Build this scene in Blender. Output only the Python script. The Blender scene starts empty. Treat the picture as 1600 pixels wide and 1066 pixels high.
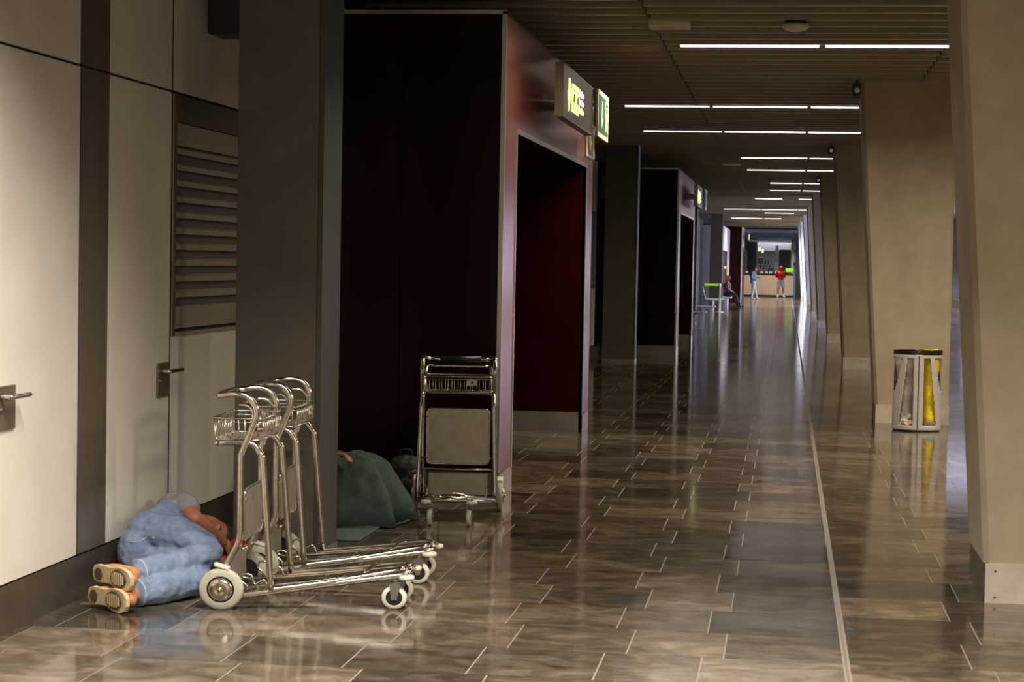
import bpy, bmesh, math, random
from mathutils import Vector, Matrix
random.seed(7)
C = bpy.context.scene
COL = C.collection
PI = math.pi

# ------------------------------------------------------------------ camera, world, light, exposure
cam_d = bpy.data.cameras.new('camera')
cam_d.sensor_width = 36; cam_d.lens = 36 * 3000 / 1600
cam_d.clip_end = 400
cam = bpy.data.objects.new('camera', cam_d); COL.objects.link(cam); C.camera = cam
_f, _vx, _vy, _roll = 3000.0, 1230.0, 416.0, 0.0185
_d = Vector((_vx - 800, _vy - 533, _f)).normalized()
_n = _d.cross(Vector((math.cos(_roll), math.sin(_roll), 0))).normalized()
if _n.y > 0: _n = -_n
_x = _d.cross(_n)
if _x.x < 0: _x = -_x
# rows of R: world axes expressed in (right, down, forward); blender camera axes are (right, up, back)
R = Matrix(((_x.x, -_x.y, -_x.z), (_d.x, -_d.y, -_d.z), (_n.x, -_n.y, -_n.z)))
cam.matrix_world = Matrix.Translation((0, 0, 1.7)) @ R.to_4x4()
C.view_settings.view_transform = 'Standard'
C.view_settings.look = 'None'
C.view_settings.gamma = 1
C.view_settings.use_curve_mapping = False
C.view_settings.exposure = 0.22

W = bpy.data.worlds.new('world'); C.world = W; W.use_nodes = True
bg = W.node_tree.nodes['Background']
bg.inputs[0].default_value = (1.0, .84, .64, 1); bg.inputs[1].default_value = .66

def area(name, loc, sx, sy, power, color, rot=(0, 0, 0), spread=150):
    l = bpy.data.lights.new(name, 'AREA'); l.shape = 'RECTANGLE'; l.size = sx; l.size_y = sy
    l.energy = power; l.color = color; l.spread = math.radians(spread)
    o = bpy.data.objects.new(name, l); COL.objects.link(o); o.location = loc; o.rotation_euler = rot
    return o
WARM = (1.0, .86, .68)
COOL = (.70, .72, 1.0)
# lamps in the ceiling rows beside and ahead of the camera
area('row_lamp', (-1.2, 6.6, 3.66), 2.3, .14, 290, (1.0, .93, .85), spread=125)
area('row_lamp', (-.2, 13.6, 3.64), 2.6, .14, 80, WARM, spread=150)
for yy, pw in ((17.8, 120), (24.6, 16), (29.2, 9), (36.2, 14), (40.8, 14), (47.2, 18), (58, 40), (69, 130), (82, 300)):
    area('row_lamp', (-.4, yy, 3.64), 2.4, .14, pw, WARM, spread=165)
for yy in (9, 17.8, 27, 38, 50, 64, 80):
    area('aisle_fill', (5.2, yy, 3.64), 2.4, .6, 330, WARM if yy < 45 else COOL, spread=170)  # added unseen fill over the right aisle, cool farther along
# daylight coming through the glass front on the right far along the hall
area('daylight', (7.6, 72, 1.9), 44, 3.0, 2000, COOL, rot=(0, math.radians(90), 0), spread=170)
bpy.data.objects['daylight'].rotation_euler = (math.radians(90), 0, math.radians(90))
area('end_fill', (2.2, 92, 3.5), 2.4, 18, 1700, (.90, .88, 1.0))  # added overhead fill to whiten the far pillars, no window here
area('kiosk_lamp', (-1, 110.5, 3.3), 3, 2, 110, (.9, .92, 1.0))
area('kiosk_front_lamp', (-1, 104.5, 3.5), 2.2, .4, 120, (1.0, .85, .7))

# ------------------------------------------------------------------ materials
def mat(name, col, rough=.5, metal=0, noise=None, bump=0, emit=None, spec=.5, alpha=None, trans=0, coat=0, nscale=8, stretch=(1, 1, 1), rnoise=0):
    m = bpy.data.materials.new(name); m.use_nodes = True
    nt = m.node_tree; b = nt.nodes['Principled BSDF']
    b.inputs['Base Color'].default_value = (*col, 1)
    b.inputs['Roughness'].default_value = rough
    b.inputs['Metallic'].default_value = metal
    b.inputs['Specular IOR Level'].default_value = spec
    if coat: b.inputs['Coat Weight'].default_value = coat; b.inputs['Coat Roughness'].default_value = .15
    if trans: b.inputs['Transmission Weight'].default_value = trans
    if alpha is not None: b.inputs['Alpha'].default_value = alpha
    if emit: b.inputs['Emission Color'].default_value = (*emit[0], 1); b.inputs['Emission Strength'].default_value = emit[1]
    if noise or bump or rnoise:
        tc = nt.nodes.new('ShaderNodeTexCoord'); mp = nt.nodes.new('ShaderNodeMapping')
        mp.inputs['Scale'].default_value = stretch
        nt.links.new(tc.outputs['Object'], mp.inputs[0])
        nz = nt.nodes.new('ShaderNodeTexNoise'); nz.inputs['Scale'].default_value = nscale
        nz.inputs['Detail'].default_value = 8; nz.inputs['Roughness'].default_value = .62
        nt.links.new(mp.outputs[0], nz.inputs['Vector'])
        if noise:
            r = nt.nodes.new('ShaderNodeValToRGB')
            r.color_ramp.elements[0].position = .33; r.color_ramp.elements[1].position = .68
            r.color_ramp.elements[0].color = (*noise, 1); r.color_ramp.elements[1].color = (*col, 1)
            nt.links.new(nz.outputs[0], r.inputs[0]); nt.links.new(r.outputs[0], b.inputs['Base Color'])
        if rnoise:
            mr = nt.nodes.new('ShaderNodeMapRange'); mr.inputs[3].default_value = rough - rnoise; mr.inputs[4].default_value = rough + rnoise
            nt.links.new(nz.outputs[0], mr.inputs[0]); nt.links.new(mr.outputs[0], b.inputs['Roughness'])
        if bump:
            bp = nt.nodes.new('ShaderNodeBump'); bp.inputs['Strength'].default_value = bump; bp.inputs['Distance'].default_value = .01
            nt.links.new(nz.outputs[0], bp.inputs['Height']); nt.links.new(bp.outputs[0], b.inputs['Normal'])
    return m

M = {}
M['cream'] = mat('cream_panel', (.66, .61, .53), .42, noise=(.60, .55, .47), nscale=3, bump=.02)
M['steel_strip'] = mat('brushed_bronze_steel', (.19, .150, .105), .36, .45, noise=(.135, .105, .072), nscale=3, stretch=(1, 1, .3))
M['skirting'] = mat('dark_skirting', (.088, .068, .050), .3, .15, noise=(.062, .048, .035), nscale=5)
M['dark_gap'] = mat('dark_gap', (.004, .004, .004), .9)
M['grille'] = mat('grille_metal', (.34, .29, .21), .45, .4, noise=(.28, .235, .165), nscale=20)
M['grille_dark'] = mat('grille_mesh_dark', (.07, .055, .035), .7)
M['copper'] = mat('grille_edge_metal', (.50, .36, .25), .22, .9)
M['column'] = mat('column_grey_plaster', (.095, .078, .050), .6, noise=(.072, .060, .038), nscale=4, bump=.03)
M['column_side'] = mat('column_edge_strip', (.045, .038, .028), .55)
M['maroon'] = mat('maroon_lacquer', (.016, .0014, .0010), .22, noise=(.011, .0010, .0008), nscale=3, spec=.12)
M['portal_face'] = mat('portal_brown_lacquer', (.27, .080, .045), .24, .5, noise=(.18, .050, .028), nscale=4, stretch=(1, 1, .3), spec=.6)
M['metal_edge'] = mat('satin_aluminium', (.52, .48, .42), .3, .9)
M['plinth'] = mat('plinth_steel', (.27, .25, .21), .35, .7, noise=(.22, .2, .17), nscale=6)
M['concrete'] = mat('warm_concrete', (.42, .35, .235), .62, noise=(.325, .265, .175), nscale=2.6, bump=.06)
M['marble'] = mat('pale_stone_base', (.60, .53, .44), .35, noise=(.48, .41, .33), nscale=9)
M['slate_base'] = mat('dark_slate_base', (.13, .105, .08), .35, noise=(.09, .075, .055), nscale=9)
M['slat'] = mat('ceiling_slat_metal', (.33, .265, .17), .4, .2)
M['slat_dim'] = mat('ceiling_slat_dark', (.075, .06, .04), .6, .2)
M['void'] = mat('ceiling_void', (.006, .005, .004), .95)
M['lamp'] = mat('lamp_diffuser', (.9, .9, .9), .4, emit=((1, .90, .86), 3.2))
M['chrome'] = mat('scratched_chrome', (.62, .58, .51), .2, 1.0, noise=(.50, .45, .37), nscale=30, rnoise=.07)
M['panel_metal'] = mat('scuffed_panel', (.47, .43, .34), .42, .75, noise=(.33, .29, .22), nscale=14, rnoise=.08)
M['tyre'] = mat('grey_rubber_tyre', (.44, .41, .33), .6, noise=(.34, .32, .25), nscale=25)
M['black'] = mat('black_plastic', (.012, .012, .013), .42)
M['bumper'] = mat('cream_plastic', (.62, .58, .47), .4)
M['jeans'] = mat('blue_denim', (.21, .275, .385), .85, noise=(.105, .15, .235), nscale=10, bump=.7)
M['grey_shirt'] = mat('grey_jersey', (.26, .25, .27), .9, noise=(.2, .19, .21), nscale=18, bump=.15)
M['red_cloth'] = mat('red_cloth', (.52, .012, .02), .8, noise=(.36, .008, .014), nscale=14, bump=.15)
M['skin'] = mat('tanned_skin', (.42, .17, .085), .5, noise=(.35, .13, .06), nscale=16)
M['hair'] = mat('dark_hair', (.018, .013, .01), .75, noise=(.035, .024, .018), nscale=70, bump=.6)
M['shoe_tan'] = mat('tan_suede', (.50, .24, .08), .75, noise=(.40, .18, .06), nscale=30)
M['sole'] = mat('worn_sole', (.58, .46, .27), .6, noise=(.44, .33, .17), nscale=20)
M['sole_dark'] = mat('sole_tread_dark', (.085, .06, .03), .7)
M['stitch'] = mat('pale_denim_stitch', (.55, .50, .42), .8)
M['blanket'] = mat('green_wool_blanket', (.066, .100, .082), .95, noise=(.034, .058, .046), nscale=12, bump=.4)
M['mat'] = mat('teal_mat', (.095, .125, .108), .8, noise=(.075, .10, .088), nscale=10)
M['bag'] = mat('dark_nylon', (.006, .007, .006), .7, noise=(.011, .012, .008), nscale=14, bump=.3)
M['bin_grey'] = mat('grey_bin_paint', (.46, .425, .40), .4, noise=(.42, .39, .365), nscale=8)
M['bin_rim'] = mat('dark_bin_rim', (.045, .035, .025), .22, .7)
def liner(name, col, alpha):
    return mat(name, col, .3, alpha=alpha, noise=tuple(c * .75 for c in col), nscale=14, bump=.8)
M['liner_clear'] = liner('clear_liner', (.72, .68, .64), .5)
M['liner_yellow'] = liner('yellow_liner', (.90, .66, .02), .93)
M['paper'] = mat('crumpled_paper', (.70, .60, .48), .8, noise=(.5, .33, .2), nscale=12)
M['sign_body'] = mat('sign_bronze_panel', (.085, .066, .042), .35, .3)
M['sign_back'] = mat('sign_end_beige', (.17, .14, .085), .45, .3)
M['yellow_lit'] = mat('yellow_backlit', (.8, .8, .05), .4, emit=((1.0, 1.0, .22), 2.2))
M['white_lit'] = mat('white_backlit', (.9, .9, .9), .4, emit=((.86, .86, 1.0), 1.9))
M['sign_green'] = mat('sign_green', (.02, .10, .045), .3, emit=((.02, .09, .045), .1))
M['sign_white'] = mat('sign_white', (.48, .48, .38), .4)
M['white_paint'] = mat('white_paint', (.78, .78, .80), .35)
M['lilac_wall'] = mat('lilac_white_wall', (.52, .48, .52), .5)
M['blue_beam'] = mat('blue_grey_beam', (.13, .20, .40), .5)
M['day'] = mat('daylight_pane', (.6, .6, .8), .2, emit=((.62, .62, 1.0), 2.4))
M['counter'] = mat('pale_wood_counter', (.66, .52, .38), .45, noise=(.58, .45, .32), nscale=5)
M['green_glow'] = mat('glowing_green', (.35, .85, .04), .5, emit=((.35, .9, .04), .35))  # emission puts extra brightness into the belt and board colour
M['pendant'] = mat('pendant_lamp_glass', (.9, .8, .4), .4, emit=((1, .82, .4), 1.8))
M['bottle'] = mat('bottle_glass', (.03, .10, .06), .15)
M['copperware'] = mat('purple_brown_box', (.20, .12, .14), .5)
M['grey_wall'] = mat('grey_back_wall', (.10, .095, .09), .6)
M['dark_cloth'] = mat('dark_cloth', (.02, .022, .028), .85)
M['blue_shirt'] = mat('blue_grey_shirt', (.14, .21, .30), .85)
M['light_jeans'] = mat('pale_blue_jeans', (.30, .37, .45), .85)
M['grey_short'] = mat('grey_shorts', (.42, .42, .40), .85)
M['orange_cloth'] = mat('ochre_cloth', (.55, .32, .05), .85)

def stone():
    m = bpy.data.materials.new('polished_brown_stone'); m.use_nodes = True
    nt = m.node_tree; b = nt.nodes['Principled BSDF']; N = nt.nodes.new; L = nt.links.new
    geo = N('ShaderNodeNewGeometry'); oi = N('ShaderNodeObjectInfo')
    add = N('ShaderNodeMath'); add.operation = 'ADD'
    L(geo.outputs['Random Per Island'], add.inputs[0]); L(oi.outputs['Random'], add.inputs[1])
    fr = N('ShaderNodeMath'); fr.operation = 'FRACT'; L(add.outputs[0], fr.inputs[0])
    # veins, different per tile
    off = N('ShaderNodeVectorMath'); off.operation = 'SCALE'; comb = N('ShaderNodeCombineXYZ')
    L(fr.outputs[0], comb.inputs[2]); L(comb.outputs[0], off.inputs[0]); off.inputs['Scale'].default_value = 37
    ad = N('ShaderNodeVectorMath'); ad.operation = 'ADD'; L(geo.outputs['Position'], ad.inputs[0]); L(off.outputs[0], ad.inputs[1])
    mp = N('ShaderNodeMapping'); mp.inputs['Scale'].default_value = (1, 1.5, 1); mp.inputs['Rotation'].default_value = (0, 0, .25)
    L(ad.outputs[0], mp.inputs[0])
    nz = N('ShaderNodeTexNoise'); nz.inputs['Scale'].default_value = 3.2; nz.inputs['Detail'].default_value = 10; nz.inputs['Roughness'].default_value = .66
    nz.inputs['Distortion'].default_value = .9; L(mp.outputs[0], nz.inputs['Vector'])
    r = N('ShaderNodeValToRGB'); e = r.color_ramp.elements
    e[0].position = .30; e[0].color = (.034, .026, .017, 1); e[1].position = .74; e[1].color = (.215, .165, .112, 1)
    k = e.new(.5); k.color = (.092, .071, .048, 1)
    L(nz.outputs[0], r.inputs[0])
    mr = N('ShaderNodeMapRange'); mr.inputs[3].default_value = .45; mr.inputs[4].default_value = 1.45; L(fr.outputs[0], mr.inputs[0])
    mx = N('ShaderNodeVectorMath'); mx.operation = 'SCALE'; L(r.outputs[0], mx.inputs[0]); L(mr.outputs[0], mx.inputs['Scale'])
    L(mx.outputs[0], b.inputs['Base Color'])
    # slightly wavy, worn polish
    n2 = N('ShaderNodeTexNoise'); n2.inputs['Scale'].default_value = 1.6; n2.inputs['Detail'].default_value = 4; L(geo.outputs['Position'], n2.inputs['Vector'])
    r2 = N('ShaderNodeMapRange'); r2.inputs[3].default_value = .05; r2.inputs[4].default_value = .15; L(n2.outputs[0], r2.inputs[0])
    L(r2.outputs[0], b.inputs['Roughness'])
    n3 = N('ShaderNodeTexNoise'); n3.inputs['Scale'].default_value = 5.5; n3.inputs['Detail'].default_value = 3; L(geo.outputs['Position'], n3.inputs['Vector'])
    bp = N('ShaderNodeBump'); bp.inputs['Strength'].default_value = .12; bp.inputs['Distance'].default_value = .01; L(n3.outputs[0], bp.inputs['Height'])
    L(bp.outputs[0], b.inputs['Normal'])
    b.inputs['Specular IOR Level'].default_value = .62
    return m
M['stone'] = stone()
M['grout'] = mat('pale_grout', (.19, .165, .13), .7)
M['joint'] = mat('expansion_joint_metal', (.115, .09, .066), .5, 0)
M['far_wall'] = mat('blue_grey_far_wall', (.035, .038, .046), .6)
M['void_side'] = mat('dark_void', (.004, .004, .004), .95)

# ------------------------------------------------------------------ mesh helpers
def link(name, bm, m, parent=None, smooth=False, bevel=0, mats=None):
    me = bpy.data.meshes.new(name); bmesh.ops.recalc_face_normals(bm, faces=bm.faces[:]); bm.to_mesh(me); bm.free()
    for q in (mats or [m]): me.materials.append(q)
    if smooth:
        for p in me.polygons: p.use_smooth = True
    o = bpy.data.objects.new(name, me); COL.objects.link(o)
    if parent: o.parent = parent
    if bevel:
        b = o.modifiers.new('bevel', 'BEVEL'); b.width = bevel; b.segments = 2; b.limit_method = 'ANGLE'
    return o
def tag(o, label=None, cat=None, group=None, kind=None):
    if label: o['label'] = label
    if cat: o['category'] = cat
    if group: o['group'] = group
    if kind: o['kind'] = kind
    return o
def empty(name, loc=(0, 0, 0), rz=0):
    o = bpy.data.objects.new(name, None); COL.objects.link(o); o.location = loc; o.rotation_euler = (0, 0, rz)
    o.empty_display_size = .1
    return o
def box(bm, x0, x1, y0, y1, z0, z1, mi=0):
    v = [bm.verts.new(p) for p in ((x0, y0, z0), (x1, y0, z0), (x1, y1, z0), (x0, y1, z0), (x0, y0, z1), (x1, y0, z1), (x1, y1, z1), (x0, y1, z1))]
    for q in ((0, 3, 2, 1), (4, 5, 6, 7), (0, 1, 5, 4), (1, 2, 6, 5), (2, 3, 7, 6), (3, 0, 4, 7)):
        bm.faces.new([v[i] for i in q]).material_index = mi
    return v
def bx(name, x0, x1, y0, y1, z0, z1, m, parent=None, bevel=0):
    bm = bmesh.new(); box(bm, x0, x1, y0, y1, z0, z1); return link(name, bm, m, parent, bevel=bevel)
def smooth_path(P, n=4, closed=False):
    P = [Vector(p) for p in P]; out = []
    L = len(P); rng = L if closed else L - 1
    for i in range(rng):
        p0 = P[(i - 1) % L] if (closed or i > 0) else P[i]; p1 = P[i]; p2 = P[(i + 1) % L]
        p3 = P[(i + 2) % L] if (closed or i + 2 < L) else p2
        for k in range(n):
            t = k / n
            out.append(.5 * ((2 * p1) + (-p0 + p2) * t + (2 * p0 - 5 * p1 + 4 * p2 - p3) * t * t + (-p0 + 3 * p1 - 3 * p2 + p3) * t ** 3))
    if not closed: out.append(P[-1])
    return out
def tube(bm, P, r, seg=8, closed=False, mi=0):
    P = [Vector(p) for p in P]; n = len(P); rings = []
    rs = r if isinstance(r, (list, tuple)) else [r] * n
    up = None
    for i in range(n):
        if closed: t = (P[(i + 1) % n] - P[i - 1])
        else: t = P[min(i + 1, n - 1)] - P[max(i - 1, 0)]
        t.normalize()
        if up is None:
            up = Vector((0, 0, 1)) if abs(t.z) < .9 else Vector((1, 0, 0))
        a = t.cross(up).normalized(); up = a.cross(t).normalized()
        rings.append([bm.verts.new(P[i] + rs[i] * (math.cos(2 * PI * k / seg) * a + math.sin(2 * PI * k / seg) * up)) for k in range(seg)])
    for i in range(n if closed else n - 1):
        A, B = rings[i], rings[(i + 1) % n]
        for k in range(seg):
            bm.faces.new((A[k], A[(k + 1) % seg], B[(k + 1) % seg], B[k])).material_index = mi
    if not closed:
        bm.faces.new(rings[0][::-1]).material_index = mi; bm.faces.new(rings[-1]).material_index = mi
def lathe(bm, prof, axis='z', c=(0, 0, 0), seg=24, mi=0, caps=True):
    c = Vector(c); rings = []
    for r, h in prof:
        ring = []
        for k in range(seg):
            a = 2 * PI * k / seg; u, v = max(r, 1e-5) * math.cos(a), max(r, 1e-5) * math.sin(a)
            p = {'z': (u, v, h), 'y': (u, h, v), 'x': (h, u, v)}[axis]
            ring.append(bm.verts.new(c + Vector(p)))
        rings.append(ring)
    for A, B in zip(rings, rings[1:]):
        for k in range(seg):
            bm.faces.new((A[k], A[(k + 1) % seg], B[(k + 1) % seg], B[k])).material_index = mi
    if caps:
        bm.faces.new(rings[0]).material_index = mi; bm.faces.new(rings[-1]).material_index = mi
def ell(bm, c, r, rot=None, seg=14, mi=0):
    mtx = Matrix.Translation(c) @ (rot or Matrix.Identity(4)) @ Matrix.Diagonal((*r, 1))
    g = bmesh.ops.create_uvsphere(bm, u_segments=seg, v_segments=max(6, seg * 2 // 3), radius=1, matrix=mtx)
    for v in g['verts']:
        for fc in v.link_faces: fc.material_index = mi
def limb(bm, pts, step=.35, seg=14):
    """chain of overlapping round sections: pts = [(x,y,z,r),...]"""
    P = [Vector(p[:3]) for p in pts]; r = [p[3] for p in pts]
    sp = smooth_path(P, 5) if len(P) > 2 else [P[0].lerp(P[1], k / 5) for k in range(6)]
    n = len(sp); rr = []
    for i in range(n):
        t = i / 5; a = min(int(t), len(r) - 2); u = t - a
        rr.append(r[a] * (1 - u) + r[a + 1] * u)
    tube(bm, sp, rr, seg)
    ell(bm, sp[0], (rr[0],) * 3, seg=seg); ell(bm, sp[-1], (rr[-1],) * 3, seg=seg)
def remesh(o, vox, sm=4, disp=0, dsize=.1):
    rm = o.modifiers.new('remesh', 'REMESH'); rm.mode = 'VOXEL'; rm.voxel_size = vox; rm.use_smooth_shade = True
    if sm:
        s = o.modifiers.new('smooth', 'SMOOTH'); s.factor = .5; s.iterations = sm
    if disp:
        t = bpy.data.textures.new('folds', 'CLOUDS'); t.noise_scale = dsize; t.noise_depth = 2
        d = o.modifiers.new('folds', 'DISPLACE'); d.texture = t; d.strength = disp; d.mid_level = .5; d.texture_coords = 'LOCAL'
    return o
def copy_tree(o, parent=None):
    c = o.copy(); COL.objects.link(c); c.parent = parent
    for ch in [x for x in o.children]: copy_tree(ch, c)
    return c

# ------------------------------------------------------------------ floor
fl = bx('floor', -6, 9, 1, 118, -.3, -.0015, M['grout']); tag(fl, 'polished brown stone floor laid in staggered rectangular tiles', kind='structure')
rowp = .562; row0 = 7.73 - rowp * 10
EV = [-5.34, -4.82, -4.30, -3.78, -3.26, -2.74, -2.22, -1.70, -1.178, -.654, -.232, .280]
RV = [.304, .82, 1.34, 1.76, 2.28, 2.8, 3.32, 3.84, 4.36, 4.88, 5.4, 5.92, 6.44, 6.96, 7.48, 8.0, 8.52, 9.0]
gx = .0034; gy = .0020
tile_cache = {}
far_bm = bmesh.new(); ntile = 0
nrows = int((118 - row0) / rowp)
for j in range(nrows):
    y0 = row0 + j * rowp; y1 = y0 + rowp
    if y1 < 3: continue
    xs = list(EV) if j % 2 == 1 else [x - .092 for x in EV[:-1]] + [EV[-1]]
    xr = list(RV) if j % 2 == 1 else [RV[0]] + [x + .092 for x in RV[1:]]
    for L in (xs, xr):
        for a, b in zip(L, L[1:]):
            near = (7.0 < y0 < 17.0) and a > -3.6 + 0 and b < 2.5 and a > -.42 * y0 - .2 and ntile < 290
            # tiles that the camera can see, near enough to be told apart
            if near and not (a > .14 * y1 + .1):
                w = round(b - a, 3)
                if w not in tile_cache:
                    bm = bmesh.new(); h = w / 2 - gx; d = rowp / 2 - gy
                    box(bm, -h, h, -d, d, -.004, 0); me = bpy.data.meshes.new('floor_tile'); bm.to_mesh(me); bm.free(); me.materials.append(M['stone'])
                    tile_cache[w] = me
                o = bpy.data.objects.new('floor_tile', tile_cache[w]); COL.objects.link(o); o.parent = fl
                o.location = ((a + b) / 2, (y0 + y1) / 2, 0); ntile += 1
            else:
                box(far_bm, a + gx, b - gx, y0 + gy, y1 - gy, -.004, 0)
print('tiles', ntile)
tag(link('floor_tiling', far_bm, M['stone'], fl), kind='stuff')
bx('expansion_joint', .287, .297, 3, 118, -.004, .0006, M['joint'], fl)

# ------------------------------------------------------------------ left wall, doors, skirting
wl = bx('wall_left', -3.75, -3.425, 2, 118, 0, 4.3, M['dark_gap']); tag(wl, kind='structure')
zt = 2.60
door = bx('door_1', -3.43, -3.40, 6.2, 8.925, .228, zt, M['cream']); tag(door, 'cream flush door beside the bronze steel strip, nearest the camera', kind='structure')
door2 = bx('door_2', -3.43, -3.40, 9.325, 10.318, .228, zt, M['cream']); tag(door2, 'cream flush door between the steel strip and the louvred grille', kind='structure')
tr = bx('trim_1', -3.43, -3.398, 8.932, 9.318, .228, 4.2, M['steel_strip']); tag(tr, kind='structure')
# strip splits at the seam
bx('seam_groove', -3.40, -3.3965, 8.932, 9.318, 2.600, 2.612, M['dark_gap'], tr)
def handle(parent, y0, y1, z0, z1, L):
    p = bx('handle_plate', -3.405, -3.388, y0, y1, z0, z1, M['steel_strip'], parent, bevel=.003)
    bm = bmesh.new()
    zc = z1 - .045
    tube(bm, smooth_path([(-3.39, y0 + .045, zc), (-3.345, y0 + .045, zc), (-3.335, y0 + .06, zc), (-3.335, y0 + .12, zc), (-3.335, y0 + L, zc)], 4), .011, 10)
    link('lever', bm, M['chrome'], p, smooth=True)
    bm = bmesh.new(); lathe(bm, [(.012, 0), (.012, .006), (.008, .008)], 'x', (-3.388, y0 + .045, z0 + .09), 14); link('lock_cylinder', bm, M['chrome'], p)
handle(door, 7.93, 8.14, .915, 1.11, .24)
handle(door2, 10.10, 10.305, .915, 1.105, .26)
for (y0, y1) in ((5, 8.925), (9.325, 10.318), (10.33, 13.5)):
    bx('wall_panel', -3.43, -3.40, y0, y1, zt + .014, 4.2, M['cream'], wl)
bx('wall_panel', -3.43, -3.40, 10.33, 13.5, .228, 1.245, M['cream'], wl)
bx('wall_panel', -3.43, -3.40, 12.0, 13.5, 1.245, zt, M['cream'], wl)
bs = bx('baseboard_left', -3.425, -3.405, 9.0, 118, 0, .218, M['skirting']); tag(bs, kind='structure')
bs2 = bx('baseboard_left', -3.425, -3.404, 2, 8.99, 0, .218, M['skirting']); tag(bs2, kind='structure')
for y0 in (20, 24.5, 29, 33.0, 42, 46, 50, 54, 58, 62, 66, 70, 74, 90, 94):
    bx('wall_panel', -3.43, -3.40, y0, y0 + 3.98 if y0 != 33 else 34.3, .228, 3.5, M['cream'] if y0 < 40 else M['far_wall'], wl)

bx('groove', -3.404, -3.3975, 10.318, 10.331, .228, 4.2, M['dark_gap'], wl)
for yv in (8.926, 9.3185): bx('groove', -3.404, -3.3985, yv, yv + .006, .228, 4.2, M['dark_gap'], wl)
# louvred grille in the wall
g = empty('louvred_grille', (-3.40, 10.33, 1.245)); tag(g, 'olive metal louvred grille set in the cream wall beside the column', 'grille')
def gb(name, y0, y1, z0, z1, x0, x1, m, tilt=0):
    bm = bmesh.new(); v = box(bm, x0, x1, y0, y1, z0, z1)
    if tilt:
        for q in v:
            if q.co.x > (x0 + x1) / 2: q.co.z -= tilt
    return link(name, bm, m, g)
Y1 = 1.66
gb('frame_edge', 0, .055, 0, 1.35, -.03, .012, M['copper'])
gb('frame_bottom', .055, Y1, 0, .02, -.03, .010, M['grille'])
gb('frame_gap', .055, Y1, .02, .035, -.03, -.01, M['dark_gap'])
gb('blank_panel', .06, Y1, .04, .165, -.03, .002, M['grille'])
gb('frame_top', .055, Y1, 1.20, 1.35, -.03, .008, M['grille_dark'])
gb('blank_panel', .06, Y1, 1.07, 1.195, -.03, .002, M['grille'])
gb('mesh_backing', .06, Y1, .16, 1.08, -.03, -.018, M['grille_dark'])
for k in range(10):
    z0 = .175 + k * .0895
    gb('louvre', .06, Y1, z0 + .052, z0 + .082, -.012, .004, M['grille'], .012)
    gb('louvre_lip', .06, Y1, z0 + .044, z0 + .048, -.012, .003, M['grille'])

# dark boxed sign hanging high on the wall by the column
hb = empty('wall_box', (-3.3, 11.1, 3.0)); tag(hb, 'dark box fixed high on the cream wall beside the grey column', 'box')
bx('housing', -.10, .10, -.14, .14, 0, .8, M['black'], hb, bevel=.01)
bx('edge_strip', .085, .105, .14, .17, 0, .8, M['steel_strip'], hb)
bx('bracket', -.1, 0, -.04, .04, .3, .4, M['steel_strip'], hb)

# ------------------------------------------------------------------ left columns
def column(y, label, x0=-3.05, x1=-2.56, d=.46, first=False):
    c = empty('column', (0, y, 0)); tag(c, label, 'column', 'grey columns on the left')
    bx('shaft', x0, x1 - .03, 0, d, 0, 4.0, M['column'], c, bevel=.004)
    bx('edge_strip', x1 - .03, x1, .012, d - .012, 0, 4.0, M['column_side'], c)
    bx('base_plate', x0 - .004, x1 + .004, -.006, d + .004, 0, .05, M['plinth'], c)
    return c
column(10.42, 'dark grey square column behind the two parked trolleys')
column(32.9, 'grey square column between the two brown portals', x0=-3.12)
column(54.9, 'grey column just behind the second brown portal')
column(76.6, 'far grey column beyond the white benches')

# ------------------------------------------------------------------ brown portals
def portal(y, label, group='brown lacquered portals'):
    p = empty('portal', (0, y, 0)); tag(p, label, 'portal', group)
    W0, D, o0, o1, H, HO = -3.385, 6.2, .62, 5.58, 3.44, 2.64
    # near end wall faces the camera: two lacquer panels
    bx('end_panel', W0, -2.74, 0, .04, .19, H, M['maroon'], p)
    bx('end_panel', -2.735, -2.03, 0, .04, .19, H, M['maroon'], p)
    bx('end_plinth', W0, -2.01, -.004, .04, 0, .19, M['plinth'], p)
    bx('corner_trim', -2.03, -1.998, -.006, .03, .19, H + .02, M['metal_edge'], p)
    bx('top_trim', W0, -1.998, -.006, .03, H, H + .03, M['metal_edge'], p)
    bx('side_panel', -2.03, -2.0, .03, o0, .17, H, M['portal_face'], p)
    bx('side_panel', -2.03, -2.0, o1, D, .17, H, M['portal_face'], p)
    bx('header_panel', -2.03, -2.0, o0, o1, HO, H, M['portal_face'], p)
    bx('side_plinth', -2.03, -1.996, .0, o0, 0, .17, M['metal_edge'], p)
    bx('side_plinth', -2.03, -1.996, o1, D, 0, .17, M['metal_edge'], p)
    bx('opening_trim', -2.03, -1.992, o0 - .03, o0, 0, HO, M['metal_edge'], p)
    bx('opening_trim', -2.03, -1.992, o1, o1 + .05, 0, HO, M['metal_edge'], p)
    bx('opening_trim', -2.03, -1.992, o0 - .03, o1 + .05, HO, HO + .04, M['metal_edge'], p)
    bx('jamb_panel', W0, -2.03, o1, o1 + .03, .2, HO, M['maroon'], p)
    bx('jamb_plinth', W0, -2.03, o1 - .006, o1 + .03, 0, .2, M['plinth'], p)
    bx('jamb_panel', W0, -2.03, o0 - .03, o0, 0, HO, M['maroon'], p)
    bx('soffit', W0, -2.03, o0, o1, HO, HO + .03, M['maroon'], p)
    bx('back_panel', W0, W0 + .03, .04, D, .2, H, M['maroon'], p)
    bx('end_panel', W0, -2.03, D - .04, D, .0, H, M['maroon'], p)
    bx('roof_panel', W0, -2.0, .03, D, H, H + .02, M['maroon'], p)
    return p
portal(13.48, 'large brown and black lacquered portal with doorway, behind the single trolley')
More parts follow.
